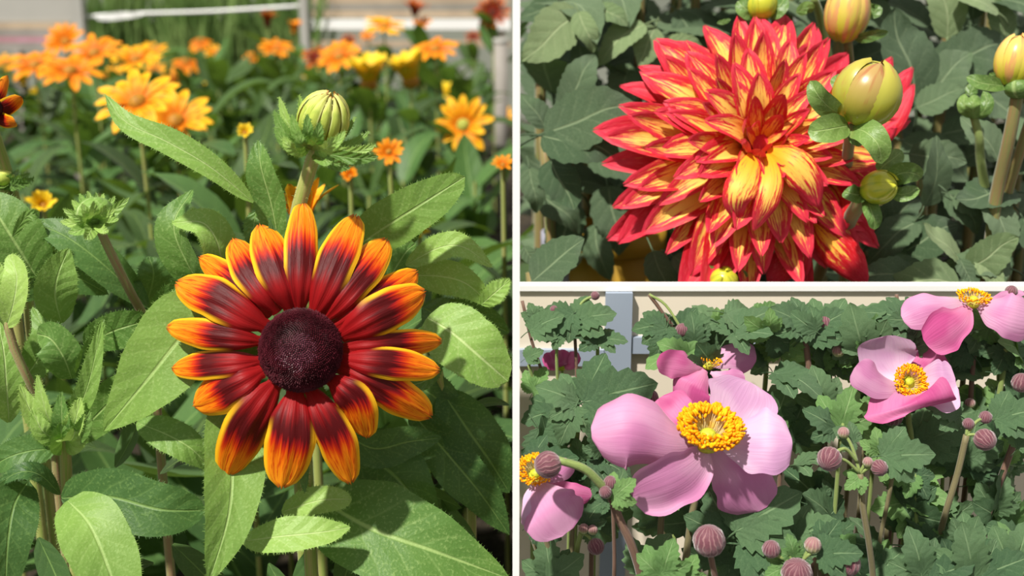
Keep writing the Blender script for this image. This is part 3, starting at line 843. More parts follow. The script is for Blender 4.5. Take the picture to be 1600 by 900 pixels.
L('rleaf_dark', [(26, 470, .50), (60, 430, .495), (110, 430, .495), (170, 460, .50)], 70, 10, seed=58)
L('rleaf', [(30, 600, .47), (60, 560, .466), (70, 520, .466), (50, 480, .47)], 50, -10, seed=59)
L('rleaf', [(20, 370, .47), (40, 340, .466), (55, 335, .466), (62, 334, .47)], 16, 0, seed=60)

# ---- plant at the right edge of the left bed
rp = thing('rudbeckia_plant', V3((P(735, 760, .51).x, P(735, 760, .51).y, 0)), 'bright green leaves right of the maroon bloom by the white divider', 'leafy plant')
part('stem', tube(to_ground(pp((680, 560, .485), (700, 640, .49), (735, 760, .51))), .002, .0024, 9, 14, .001), M['rstem'], rp)
L = lambda *a, **k: leafpx(rp, *a, **k)
L('rleaf_pale', [(634, 414, .482), (684, 388, .474), (724, 386, .472), (770, 418, .478)], 44, -20, seed=61, fold=.2)
L('rleaf_pale', [(640, 430, .486), (690, 432, .48), (730, 444, .478), (770, 480, .482)], 56, 10, seed=62)
L('rleaf_pale', [(668, 496, .468), (706, 520, .462), (748, 556, .460), (794, 596, .466)], 104, -16, seed=63, prof='oblong', serr=.04)
L('rleaf_pale', [(752, 476, .48), (768, 462, .476), (782, 450, .476), (797, 436, .48)], 32, 0, seed=64)
L('rleaf_dark', [(640, 640, .482), (700, 710, .474), (750, 770, .472), (796, 836, .478)], 76, 14, seed=65)
L('rleaf_dark', [(690, 610, .488), (730, 670, .48), (765, 720, .48), (796, 770, .486)], 90, -10, seed=66)
L('rleaf_dark', [(600, 560, .49), (650, 600, .486), (690, 630, .486), (720, 680, .49)], 70, 0, seed=67)
L('rleaf', [(690, 560, .47), (670, 590, .466), (650, 600, .466), (620, 600, .47)], 34, 30, seed=68)
L('rleaf', [(640, 470, .49), (600, 460, .486), (630, 400, .486), (650, 380, .49)], 50, 0, seed=69)
L('rleaf_dark', [(660, 480, .5), (700, 500, .49), (750, 500, .49), (796, 520, .495)], 70, 10, seed=70)
for k, (px, py, sz, an, dd) in enumerate(((700, 700, 130, -30, .50), (690, 780, 120, -60, .495), (730, 640, 70, 10, .50), (620, 520, 90, 30, .51), (560, 820, 130, -100, .48), (480, 860, 130, -90, .475), (640, 860, 140, -120, .48), (420, 880, 110, -60, .47), (740, 840, 60, -70, .49), (600, 760, 130, -10, .50), (690, 560, 100, -10, .51), (580, 420, 100, 40, .51))):
    put(RL[1 + 2 * (k % 2)], rp, px, py, dd, sz, an, 10, k * 11 - 50)

# ---- red-orange bloom cut by the left edge
ec = P(-22, 168, .50)
ep = thing('rudbeckia_plant', V3((ec.x, ec.y + .02, 0)), 'red orange petals poking in at the left edge', 'flower')
part('stem', tube(to_ground([ec, ec + V3((0, .02, -.05))]), .0025, .003), M['rstem'], ep)
eh = part('flower_head', ellipsoid(ec, UP, .006, .008, 12, 6), M['cone'], ep, origin=ec)
for k, (tx, ty, w, dd) in enumerate(((34, 152, 30, .50), (12, 118, 22, .505), (-6, 112, 20, .50), (24, 190, 24, .49), (-60, 120, 26, .5), (-80, 180, 26, .5))):
    part('petal', ribbon(pp((-20, 172, .50), ((tx - 20) / 2 + 2, (ty + 172) / 2 + 8, .50), (tx, ty, dd)), px2m(w, .5), camn, 25, N=14, M=6, prof='rud', cup=-.3, ridge=.02, seed=k), M['rpetal'], eh)
# ---- bud shoot by the left edge
eb = thing('rudbeckia_plant', V3((P(15, 400, .53).x, P(15, 400, .53).y, 0)), 'small green bud with spreading sepals at the left edge below the red petals', 'flower')
ebc = P(6, 278, .52)
part('stem', tube(to_ground(pp((6, 285, .52), (10, 330, .525), (15, 400, .53))), .0022, .003), M['rstem'], eb)
ebh = part('flower_head', ellipsoid(ebc, UP, .004, .005, 12, 6), M['budray'], eb, origin=ebc)
for k in range(12):
    a = 6.2832 * k / 12
    tx, ty = 6 + math.cos(a) * 48, 284 + math.sin(a) * 16 - 6
    part('sepal', ribbon(pp((6, 284, .52), ((tx + 6) / 2, (ty + 284) / 2 + 4, .518), (tx, ty, .52 + math.sin(a) * -.01)), px2m(14, .52), camn, 20, N=10, M=4, prof='sepal', fold=.3, hair=.0015, seed=k), M['rleaf'], ebh)
# ================================================================== the blurred yellow field behind
FIELD = [  # px, py, diameter px, petal material, openness, up-tilt, label
    (8, 100, 48, 'ypetal', 75, .9, 'yellow flower under the far left bench'),
    (103, 66, 70, 'opetal', 62, .6, 'orange flower in front of the white far post, tallest of its cluster'),
    (148, 84, 88, 'opetal', 78, .8, 'orange flower just right of the white far post'),
    (110, 112, 98, 'opetal', 82, .9, 'broad orange flower below the white far post'),
    (55, 103, 84, 'opetal', 84, .9, 'flat orange flower left of the post cluster'),
    (35, 130, 34, 'lpetal', 40, .8, 'small lemon yellow flower head below the bench'),
    (212, 94, 78, 'ypetal', 78, .9, 'amber flower in front of the grass, left of two'),
    (238, 82, 52, 'ypetal', 76, .9, 'amber flower in front of the grass, right of two'),
    (242, 110, 42, 'ypetal', 80, .7, 'little amber flower below the grass'),
    (312, 64, 44, 'opetal', 120, .9, 'orange flower with drooping petals against the grass, upper one'),
    (290, 97, 54, 'opetal', 118, .9, 'orange flower with drooping petals against the grass, lower one'),
    (336, 84, 34, 'ypetal', 60, .8, 'narrow yellow flower right of the drooping orange pair'),
    (268, 130, 44, 'opetal', 60, .8, 'orange flower between grass and yellow pair'),
    (215, 160, 132, 'ypetal', 80, .75, 'large yellow flower behind the long pale leaf, left of two'),
    (275, 190, 124, 'ypetal', 70, .7, 'large yellow flower behind the long pale leaf, right of two'),
    (418, 38, 36, 'rustpetal', 25, 1.0, 'rusty half-open flower beside the thin far post'),
    (460, 50, 34, 'opetal', 25, 1.0, 'dull orange half-open flower right of the thin far post'),
    (432, 78, 54, 'opetal', 75, .9, 'orange flower low behind the closed bud'),
    (500, 92, 62, 'rustpetal', 80, .9, 'dark rust flower left of its brighter twin'),
    (530, 90, 76, 'opetal', 80, .8, 'orange flower with dark eye above the lemon flowers'),
    (545, 66, 30, 'rustpetal', 60, .6, 'small red flower above the orange one'),
    (600, 42, 66, 'ypetal', 85, 1.0, 'flat yellow flower against the far white sheet'),
    (648, 20, 40, 'rustpetal', 40, 1.0, 'rust seed-like flower high against the tan bench'),
    (660, 40, 36, 'opetal', 60, .8, 'dull orange flower below the high rust flower'),
    (680, 78, 78, 'opetal', 85, .95, 'orange flower seen edge-on with a long drooping petal'),
    (770, 20, 56, 'rustpetal', 75, .4, 'dark red-brown flower at the upper right of the field'),
    (492, 134, 44, 'lpetal', 30, 1.0, 'small upright yellow flower above the closed bud'),
    (577, 132, 84, 'lpetal', 27, 1.0, 'lemon flower seen from the side on a thick stalk, left of two'),
    (642, 128, 88, 'lpetal', 27, 1.0, 'lemon flower seen from the side on a thick stalk, right of two'),
    (706, 152, 60, 'lpetal', 50, .9, 'lemon flower above the big yellow star'),
    (724, 196, 96, 'ypetal', 70, .35, 'yellow star flower with pale green eye by the divider'),
    (782, 186, 52, 'ypetal', 60, .6, 'yellow flower touching the white divider'),
    (608, 238, 50, 'opetal', 70, .5, 'orange flower low right of the closed bud'),
    (548, 276, 26, 'opetal', 40, .6, 'single orange petal tuft below the closed bud'),
    (786, 258, 40, 'opetal', 60, .8, 'orange flower low at the white divider'),
    (68, 322, 44, 'lpetal', 35, .6, 'yellow bud among leaves left of the starry bud'),
    (383, 208, 26, 'lpetal', 40, .6, 'tiny yellow flower above the upright leaf'),
    (655, 360, 40, 'lpetal', 50, .6, 'yellow flower hidden below the right-hand leaf'),
    (60, 150, 26, 'lpetal', 35, .8, 'tiny yellow bud left of the large yellow flowers'),
    (175, 118, 40, 'ypetal', 70, .8, 'amber flower between post cluster and large yellow flower'),
    (328, 128, 30, 'lpetal', 60, .8, 'small lemon flower right of the orange tuft'),
    (395, 95, 34, 'opetal', 60, .8, 'small orange flower left of the closed bud'),
    (575, 60, 30, 'opetal', 60, .8, 'small orange flower before the white sheet'),
    (740, 60, 30, 'rustpetal', 60, .7, 'small rust flower below the dark red-brown one')]
rng = random.Random(21)
for k, (px, py, sz, mt, op, tilt, lab) in enumerate(FIELD):
    d = min(2.7, max(.62, 1800 * .075 / sz))
    if py > 200: d = max(.64, min(d, .8))
    rad = px2m(sz * .5, d)
    c = P(px, py, d)
    if op < 50: rad *= 1.35
    r = thing('rudbeckia_plant', V3((c.x + rng.uniform(-.01, .01), c.y + .015, 0)), lab, 'flower', 'flowers of the blurred yellow field')
    ax = (V3((0, 0, 1)) * tilt + V3((rng.uniform(-.2, .2), -1 + tilt * .6, 0)))
    if op < 50 and tilt >= .9: ax = V3((rng.uniform(-.2, .2), -.12, 1))
    stem_between(r, V3((r.location.x, r.location.y, 0)), c, .0022, 'rstem')
    n = 13 if sz > 40 else 10
    flower(r, c, ax, rad, mt, 'discb' if mt == 'rustpetal' else ('discy' if px == 724 else 'disco'), n, op, k, .24, 1.0 if op > 50 else 1.25)
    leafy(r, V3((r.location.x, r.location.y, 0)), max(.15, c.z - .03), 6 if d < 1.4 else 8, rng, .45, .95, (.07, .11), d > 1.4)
# leafy plants without bloom filling the field
taken = []
cnt = 0
d = .60
while d < 2.9:
    x = -d * .46
    while x < -.035:
        xx = x + rng.uniform(-.03, .03); yy = d + rng.uniform(-.04, .04)
        if xx < -.03:
            h = rng.uniform(.25, .325) + (.025 if d > 1.3 else 0) - (.045 if d < .8 else 0)
            r = thing('rudbeckia_plant', V3((xx, yy, 0)), 'leafy green plant without bloom in the blurred field', 'leafy plant', 'leafy plants of the blurred field')
            stem_between(r, V3((xx, yy, 0)), V3((xx, yy, h)), .0022, 'rstem')
            far = d > 1.15
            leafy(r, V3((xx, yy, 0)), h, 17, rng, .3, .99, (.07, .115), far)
            cnt += 1
        x += .095 + .03 * d
    d += .085 + .035 * d
# ================================================================== UPPER RIGHT: the dahlia
DC, DD = (1188, 226), .548
dc = P(DC[0], DC[1], DD)
dah = thing('dahlia_plant', V3((dc.x + .01, dc.y + .05, BEDZ)), 'huge red and yellow flame-streaked dahlia bloom', 'flower')
part('stem', tube(to_ground([dc + FWD * .02, P(1225, 330, .60)], BEDZ), .0032, .004, 10), M['dstem'], dah)
part('stem', tube([P(1318, 350, .60), P(1290, 400, .61), V3((dc.x + .02, dc.y + .05, BEDZ))], .003, .0035, 10), M['dstem'], dah)
dax = (-FWD + UP * .24 + RIGHT * .02).normalized()
dX = (RIGHT - dax * RIGHT.dot(dax)).normalized(); dY = dax.cross(dX)
dh = part('flower_head', ellipsoid(dc + FWD * .012, dax, .014, .017, 16, 8), M['dpetal_dark'], dah, origin=dc)
def dpet(mat, curve, w, k):
    return mesh_from('petal', ribbon([V3((0, 0, 0)), V3((0, .35, .03 + curve * .3)), V3((0, .7, .02)), V3((0, 1, -curve))], w, ZZ, N=14, M=8, prof='dahl', cup=.42, ridge=.045, notch=.035, seed=k), M[mat])
DP = [dpet('dpetal', .06, .34, 1), dpet('dpetal', .16, .38, 2), dpet('dpetal', -.05, .32, 3), dpet('dpetal', .10, .42, 4)]
DPR = [dpet('dpetal_red', .10, .36, 5), dpet('dpetal_red', .02, .40, 6)]
DPD = [dpet('dpetal_dark', -.18, .34, 7), dpet('dpetal_dark', -.05, .30, 8)]
rng = random.Random(12)
RMAX = px2m(222, DD)
N_D = 136
for i in range(N_D):
    t = (i + .5) / N_D
    a = i * 2.399963 + rng.uniform(-.12, .12)
    rd = dX * math.cos(a) + dY * math.sin(a)
    th = math.radians(16 + 76 * t ** .55 + rng.uniform(-5, 5))
    d = rd * math.sin(th) + dax * math.cos(th)
    nz = dax * math.sin(th) - rd * math.cos(th)
    # the bloom is a little longer to the lower left, shorter at the lower right
    f = 1.0 + .03 * math.cos(a - math.radians(40)) - (.12 if math.cos(a - math.radians(-50)) > .75 else 0)
    l = RMAX * (.24 + .75 * t ** .5) * f * rng.uniform(.92, 1.06)
    base = dc + rd * (.002 + .011 * t) - dax * (.002 + .020 * t)
    w = (1.0 - .28 * t) * rng.uniform(.9, 1.1)
    tw = rng.uniform(-14, 14)
    nz = Matrix.Rotation(math.radians(tw), 3, d) @ nz
    pool = DPD if t < .10 else (DP if t < .86 else DPR)
    link('petal', pool[rng.randrange(len(pool))], dh, frame(base, d, nz) @ Matrix.Diagonal((l * w, l, l, 1)))
# loose petals at the lower right
for k, (pts, w, rl) in enumerate((
        ([(1272, 350, .55), (1300, 385, .545), (1328, 415, .544), (1352, 443, .546)], 58, 14),
        ([(1262, 360, .55), (1245, 395, .55), (1222, 420, .55), (1202, 441, .552)], 52, -10),
        ([(1285, 235, .565), (1310, 245, .56), (1338, 255, .557), (1362, 258, .56)], 74, 20),
        ([(1300, 235, .575), (1350, 220, .572), (1390, 190, .570), (1426, 134, .572)], 48, -20),
        ([(1300, 230, .578), (1345, 190, .575), (1390, 150, .573), (1424, 108, .575)], 48, -5),
        ([(1300, 225, .58), (1340, 180, .578), (1370, 130, .576), (1392, 92, .578)], 46, 0),
        ([(1300, 250, .572), (1340, 240, .568), (1370, 220, .566), (1400, 200, .568)], 46, 10),
        ([(1270, 280, .56), (1295, 310, .552), (1300, 340, .55), (1296, 368, .552)], 70, 40),
        ([(1180, 236, .535), (1165, 275, .522), (1150, 310, .52), (1152, 345, .528)], 50, 6),
        ([(1200, 240, .535), (1205, 280, .522), (1195, 320, .52), (1178, 358, .528)], 40, -6),
        ([(1200, 235, .535), (1235, 255, .525), (1262, 285, .524), (1278, 322, .53)], 54, 0))):
    part('petal', ribbon(pp(*pts), px2m(w, .55), camn, rl, N=16, M=8, prof='dahl', cup=-.3, ridge=.04, notch=.03, seed=k), M['dpetal_red' if k < 8 else 'dpetal_mid'], dh)

def dahlia_bud(root, px, py, d, r, ru, axis, mat, n=8, bracts=(), half=.55):
    c = P(px, py, d); R = px2m(r, d); RU = px2m(ru, d)
    b = part('bud', ellipsoid(c, axis, RU, R, 24, 14), M[mat], root, origin=c)
    for i in range(n):
        part('bud_petal', patch(c, axis, R * 1.0, RU, i * 6.2832 / n, half, -72, 70 + (i % 3) * 9, .05 + .09 * (i % 2), .3, 12, 8, ref=RIGHT), M['dbud_r' if mat == 'dbud' and i % 3 == 1 else mat], b)
    for k, (pts, w, rl) in enumerate(bracts):
        part('bract', ribbon(pp(*pts), px2m(w, pts[0][2]), camn, rl, N=14, M=6, prof='oblong', cup=.25, seed=k), M['bract'], b)
    return b
# fat olive bud in front of the bloom
dahlia_bud(dah, 1356, 148, .50, 50, 50, (UP * .86 + RIGHT * .3 - FWD * .35).normalized(), 'dbud', 6, (
    ([(1312, 178, .503), (1296, 168, .496), (1278, 148, .492), (1266, 126, .494)], 36, -14),
    ([(1326, 196, .503), (1305, 200, .494), (1282, 204, .49), (1262, 206, .492)], 44, 10),
    ([(1332, 200, .503), (1352, 206, .492), (1372, 226, .488), (1378, 256, .492)], 44, -20),
    ([(1330, 202, .505), (1340, 216, .498), (1352, 222, .494)], 24, 10),
    ([(1320, 140, .51), (1310, 128, .512), (1304, 118, .515)], 24, 0)), half=.62)
part('stem', tube(pp((1336, 196, .503), (1328, 214, .515), (1318, 300, .57), (1300, 380, .60)), .0024, .003, 10), M['dstem'], dah)
# little yellow green bud at the right of the bloom
dahlia_bud(dah, 1373, 293, .52, 26, 28, (RIGHT * .75 - FWD * .6 + UP * .15).normalized(), 'dbud_g', 5, (
    ([(1388, 286, .522), (1404, 272, .516), (1424, 270, .514), (1441, 277, .518)], 34, 10),
    ([(1390, 298, .524), (1408, 304, .52), (1424, 300, .52), (1434, 292, .522)], 24, -10),
    ([(1352, 300, .526), (1340, 304, .522), (1328, 302, .52), (1319, 298, .522)], 30, 20),
    ([(1356, 312, .526), (1360, 326, .52), (1366, 342, .518), (1366, 359, .52)], 26, -10),
    ([(1372, 268, .53), (1384, 256, .528), (1398, 246, .528), (1410, 236, .53)], 30, 0)), half=.7)
part('stem', tube(pp((1352, 305, .526), (1338, 325, .535), (1322, 355, .56), (1312, 400, .60)), .0032, .004, 10), M['dstem'], dah)
# buds peeping out above and below
dahlia_bud(dah, 1190, 8, .575, 24, 24, (UP - FWD * .3).normalized(), 'dbud_g', 5, (
    ([(1180, 22, .576), (1166, 14, .572), (1152, 2, .574)], 30, 10), ([(1200, 22, .576), (1216, 12, .572), (1226, -4, .574)], 30, -10)))
part('stem', tube(pp((1190, 26, .578), (1195, 60, .59), (1200, 120, .60), (1210, 300, .61)), .003, .004, 8), M['dstem'], dah)
dahlia_bud(dah, 1131, 440, .545, 22, 22, (UP * .5 - FWD * .8).normalized(), 'dbud_g', 5, (
    ([(1118, 430, .548), (1108, 425, .546), (1100, 430, .546)], 20, 0), ([(1150, 434, .548), (1160, 430, .546), (1164, 440, .546)], 16, 0)))
for pts, w in (([(1244, 20, .60), (1262, 12, .595), (1268, 20, .597)], 20), ([(1120, 36, .60), (1132, 34, .598), (1142, 30, .598)], 8)):
    part('leaf', ribbon(pp(*pts), px2m(w, .6), camn, 0, prof='oblong', N=10, M=4), M['bract'], dah)

# plant with the pinkish yellow bud behind the top of the bloom
db = thing('dahlia_plant', V3((P(1330, 300, .66).x, P(1330, 300, .66).y, BEDZ)), 'dahlia with plump yellow bud blushed pink above the big bloom', 'flower')
dahlia_bud(db, 1325, 22, .585, 33, 44, (UP * .93 - FWD * .3 + RIGHT * .1).normalized(), 'dbud_y', 7, (
    ([(1336, 62, .586), (1352, 58, .58), (1370, 54, .578), (1388, 50, .58)], 18, 20), ([(1352, 10, .59), (1366, 18, .588), (1374, 8, .588)], 22, 0)))
part('stem', tube(pp((1324, 64, .59), (1328, 120, .61), (1330, 250, .65)) + [V3((P(1330, 300, .66).x, P(1330, 300, .66).y, BEDZ))], .0024, .003, 9), M['dstem'], db)
part('stem', tube(pp((1270, -6, .60), (1282, 30, .61), (1300, 120, .63), (1330, 260, .66)), .002, .003, 8), M['astem_green'], db)
# plant at the right with bud on a brown stalk
dr_ = thing('dahlia_plant', V3((P(1556, 330, .58).x, P(1556, 330, .58).y, BEDZ)), 'dahlia with yellow bud on a brown stalk at the right edge', 'flower')
dahlia_bud(dr_, 1586, 96, .54, 29, 38, (UP * .95 + RIGHT * .15 - FWD * .2).normalized(), 'dbud_y', 6, (
    ([(1572, 134, .543), (1550, 132, .536), (1528, 128, .534), (1510, 120, .536)], 26, 26),
    ([(1570, 128, .545), (1556, 122, .542), (1546, 114, .542)], 14, 0)))
part('calyx', ellipsoid(P(1592, 138, .54), UP, px2m(17, .54), px2m(22, .54), 16, 8, .03, 12), M['bract'], dr_)
part('stem', tube(to_ground(pp((1590, 146, .542), (1576, 220, .55), (1556, 310, .565)), BEDZ), .0029, .0034, 10, 18), M['dstem'], dr_)
part('stem', tube(to_ground(pp((1615, 170, .56), (1596, 230, .565), (1572, 310, .575)), BEDZ), .0024, .003, 10, 18), M['dstem'], dr_)
eb2 = part('bud', ellipsoid(P(1522, 168, .56), UP, px2m(20, .56), px2m(13, .56), 14, 8), M['bract'], dr_)
for k, (pts, w) in enumerate((([(1520, 184, .56), (1510, 172, .555), (1506, 158, .555), (1508, 146, .558)], 22), ([(1524, 184, .56), (1538, 172, .555), (1542, 156, .555), (1536, 142, .558)], 22), ([(1522, 186, .556), (1520, 166, .55), (1522, 150, .552)], 22), ([(1515, 150, .565), (1520, 138, .565), (1528, 132, .565)], 20))):
    part('bract', ribbon(pp(*pts), px2m(w, .56), camn, 0, prof='oblong', cup=-.3, N=10, M=4, seed=k), M['bract'], eb2)
part('stem', tube(pp((1522, 184, .56), (1530, 215, .562), (1532, 250, .57), (1545, 330, .58)), .002, .0026, 8), M['astem_green'], dr_)

# foliage plants of the dahlia bed: each its own root, big leaves placed where the photo shows them
LEAVES = [  # root px, d, label, material index base, leaves (px, py, d, size, angle, toward, roll, mesh)
    (880, .70, 'light green dahlia foliage in the upper left of the dahlia bed', [
        (906, 20, .655, 118, 220, 5, -20, 6), (904, 18, .65, 66, 290, 10, 10, 7), (1008, 38, .665, 96, 215, 5, 10, 7), (1024, 42, .67, 72, 245, 10, -20, 8),
        (1040, 65, .68, 62, 345, 5, 20, 6), (1040, 72, .675, 70, 262, 8, 20, 2), (905, 70, .67, 84, 275, 5, -30, 1), (985, 100, .69, 84, 255, 5, 0, 0),
        (930, 10, .66, 60, 330, 10, 0, 6), (1060, 20, .70, 80, 300, 5, 0, 0), (860, 10, .70, 90, 190, 5, 0, 3), (1100, 90, .69, 70, 280, 5, 0, 6)]),
    (850, .64, 'grey green dahlia leaves at the left beside the white divider', [
        (838, 208, .60, 150, 18, 8, 14, 0), (832, 212, .60, 130, -15, 12, 10, 1), (838, 200, .62, 66, 125, 5, 0, 3), (860, 250, .61, 90, -65, 10, 10, 2),
        (880, 170, .64, 100, 60, 5, 10, 4), (920, 240, .65, 100, -20, 5, 0, 5), (840, 300, .65, 90, -40, 5, 0, 1), (950, 290, .66, 110, -80, 5, 0, 0),
        (900, 320, .665, 110, 250, 5, 0, 4), (930, 350, .66, 90, -80, 5, 30, 1), (824, 262, .63, 70, 280, 5, 0, 4)]),
    (830, .585, 'single pale dahlia leaf in the lower left corner of the dahlia bed', [
        (816, 440, .556, 108, 38, 10, -10, 2), (812, 385, .58, 40, 300, 5, 0, 0), (1020, 392, .585, 80, -70, 5, 10, 4), (1052, 400, .58, 70, -40, 5, 0, 1)]),
    (1400, .70, 'broad veined dahlia foliage behind the fat olive bud', [
        (1430, 160, .64, 150, 108, 6, 10, 2), (1430, 165, .645, 120, 45, 6, 10, 0), (1432, 168, .635, 74, 22, 10, 5, 2), (1480, 60, .66, 110, 100, 5, 0, 7),
        (1390, 40, .67, 100, 150, 5, 0, 0), (1450, 110, .655, 140, 20, 5, 20, 1), (1520, 30, .67, 100, 100, 5, 0, 4), (1560, 20, .65, 90, 160, 5, 20, 8),
        (1410, 220, .66, 120, -30, 5, 10, 3), (1470, 210, .66, 90, 10, 5, 0, 0), (1570, 60, .66, 70, 110, 5, 0, 8), (1500, 120, .66, 110, -40, 5, 0, 5)]),
    (1440, .60, 'curling grey green dahlia leaves right of the little bud', [
        (1445, 322, .585, 110, 80, 10, 40, 0), (1435, 345, .59, 100, 215, 5, 10, 1), (1490, 306, .575, 60, -30, 10, 10, 2), (1480, 300, .58, 80, -52, 10, 10, 4),
        (1420, 240, .60, 90, -8, 8, 20, 3), (1548, 310, .57, 90, -75, 12, -10, 2), (1590, 300, .575, 110, 190, 10, 20, 5), (1598, 340, .57, 80, -70, 8, 10, 1),
        (1500, 410, .565, 90, 140, 10, 30, 8), (1500, 405, .56, 44, -70, 10, 0, 2), (1510, 420, .562, 90, 35, 10, 30, 8), (1560, 250, .585, 90, 130, 5, 0, 0)]),
    (1380, .57, 'dark green dahlia leaves low along the white collage gutter', [
        (1350, 440, .566, 100, 15, 10, 10, 1), (1440, 442, .56, 110, 170, 10, 10, 4), (1500, 446, .556, 120, 175, 12, 0, 7), (1530, 400, .562, 60, -60, 10, 0, 8),
        (1400, 400, .59, 110, 30, 5, 0, 0), (1360, 380, .60, 110, 45, 5, 0, 1), (1580, 420, .566, 100, 170, 8, 0, 4), (1470, 400, .59, 100, 190, 5, 0, 3), (1330, 420, .59, 90, 120, 5, 0, 5)])]
for px, d, lab, ls in LEAVES:
    g = P(px, 400, d); 
    r = thing('dahlia_plant', V3((g.x, max(g.y, WY + .02), BEDZ)), lab, 'leafy plant')
    rb = V3((r.location.x, r.location.y, BEDZ))
    top = P(px, max(120, min(l[1] for l in ls) + 40), d + .02)
    part('stem', tube([rb, rb.lerp(top, .5) + V3((.005, 0, 0)), top], .004, .003, 8), M['dstem'], r)
    for (x, y, dd, sz, an, tw, rl, mi) in ls:
        put(DL[mi], r, x, y, dd, sz, an, tw, rl)
# rear leafy plants filling the bed behind
rng = random.Random(77)
for k in range(33):
    px = 832 + (k % 11) * 76 + rng.uniform(-20, 20); d = .74 + (k // 11) * .13 + rng.uniform(-.02, .02)
    g = P(px, 300, d)
    r = thing('dahlia_plant', V3((g.x, g.y, BEDZ)), 'dark leafy dahlia plant in shade at the back of the bed', 'leafy plant', 'shaded dahlia plants at the back of the bed')
    top = V3((g.x, g.y, .54))
    stem_between(r, V3((g.x, g.y, BEDZ)), top, .004, 'dstem')
    for i in range(13):
        z = BEDZ + .03 + (i / 13) * .27
        a = i * 2.39996 + rng.uniform(-.4, .4); e = math.radians(rng.uniform(-10, 40))
        dr2 = V3((math.cos(a) * math.cos(e), math.sin(a) * math.cos(e), math.sin(e)))
        nz = V3((-math.cos(a) * math.sin(e), -math.sin(a) * math.sin(e) - .5, math.cos(e)))
        Lf = rng.uniform(.045, .065)
        me = DL[rng.randrange(6)]
        link('leaf', me, r, settle(me, frame(V3((g.x, g.y, z)) + dr2 * .012, dr2, nz) @ Matrix.Diagonal((Lf, Lf, Lf, 1))))
# pots at the lower left of the bloom
M['ochre'] = plain('ochre_plastic', S('#b08a28'), S('#9a7620'), 10, 0.5)
M['lilacgrey'] = plain('lilac_grey_plastic', S('#9a9aa8'), S('#8c8c9a'), 10, 0.5)
for nm, px, d, r0, mt, lab, h in (('plant_pot', 958, .72, .030, 'ochre', 'ochre yellow pot below the dahlia bloom', .10), ('plant_pot', 890, .73, .017, 'lilacgrey', 'lilac grey pot beside the ochre pot', .095)):
    g = P(px, 420, d); c = V3((g.x, g.y, BEDZ))
    r = thing(nm, c, lab, 'pot')
    part('body', lathe(c, [(r0 * .85, 0), (r0, h), (r0 * .92, h), (r0 * .78, .006)], 28), M[mt], r)
    part('rim', lathe(c, [(r0, h - .012), (r0 * 1.08, h - .010), (r0 * 1.08, h + .002), (r0 * .92, h + .002), (r0 * .92, h - .010)], 28), M[mt], r)
# ================================================================== LOWER RIGHT: the pink anemones
def aroot(px, py, d, label, cat='flower', group=None):
    g = P(px, py, d)
    return thing('anemone_plant', V3((g.x, min(g.y, WY - .006), 0)), label, cat, group)
def astem(root, pts, r=.0013, mat='astem', down=True, hair=0):
    w = pp(*pts)
    if down: w = w + descend(w, V3((root.location.x, root.location.y, 0)))
    return part('stem', tube(w, r, r * 1.1, 8, 5 * (len(w) - 1)), M[mat], root)
def abud(root, px, py, d, r, ax=(0, 1, .3), mat='abud'):
    c = P(px, py, d); A = (RIGHT * ax[0] + UP * ax[1] - FWD * ax[2]).normalized()
    R = px2m(r, d)
    b = part('bud', ellipsoid(c, A, R * 1.02, R, 48, 12, .035, 12), M[mat], root, origin=c)
    return b
def stamens(head, c, ax, R, n=150, seed=0, h=.5):
    rng = random.Random(seed)
    X = ax.orthogonal().normalized(); Y = ax.cross(X)
    fg, ag = [], []
    for i in range(n):
        a = i * 2.399963
        q = .46 + .54 * math.sqrt(i / n) + rng.uniform(-.04, .04)
        rd = X * math.cos(a) + Y * math.sin(a)
        p0 = c + rd * R * .30
        p1 = c + rd * R * q + ax * R * (h + rng.uniform(-.10, .10) + .22 * (1 - abs(q - .7) * 2))
        fg.append(tube([p0, p0.lerp(p1, .6) + rd * R * .05, p1], R * .014, R * .012, 4, 3))
        dd = (rd * .6 + ax * .6 + V3((rng.uniform(-.4, .4), rng.uniform(-.4, .4), rng.uniform(-.4, .4)))).normalized()
        ag.append(ellipsoid(p1, dd, R * .125, R * .058, 6, 4))
    f = part('filaments', join(*fg), M['filament'], head); f['kind'] = 'stuff'
    g = part('anthers', join(*ag), M['anther'], head); g['kind'] = 'stuff'
    part('carpel', ellipsoid(c + ax * R * .28, ax, R * .2, R * .27, 16, 8), M['carpel'], head)
def anemone(root, cx, cy, d, R, axv, petals, seed=0, n=150, h=.5):
    c = P(cx, cy, d)
    ax = (RIGHT * axv[0] + UP * axv[1] - FWD * axv[2]).normalized()
    head = part('flower_head', ellipsoid(c, ax, px2m(R * .3, d), px2m(R * .45, d), 16, 8), M['carpel'], root, origin=c)
    for k, (mt, pts, w, rl, kw) in enumerate(petals):
        q = dict(N=22, M=14, prof='anem', cup=-.25, ruffle=.05, rf=1.1, wav=.07, seed=seed * 10 + k)
        q.update(kw)
        part('petal', ribbon(pp(*pts), px2m(w, d), camn, rl, **q), M[mt], head)
    stamens(head, c, ax, px2m(R, d), n, seed, h)
    return head

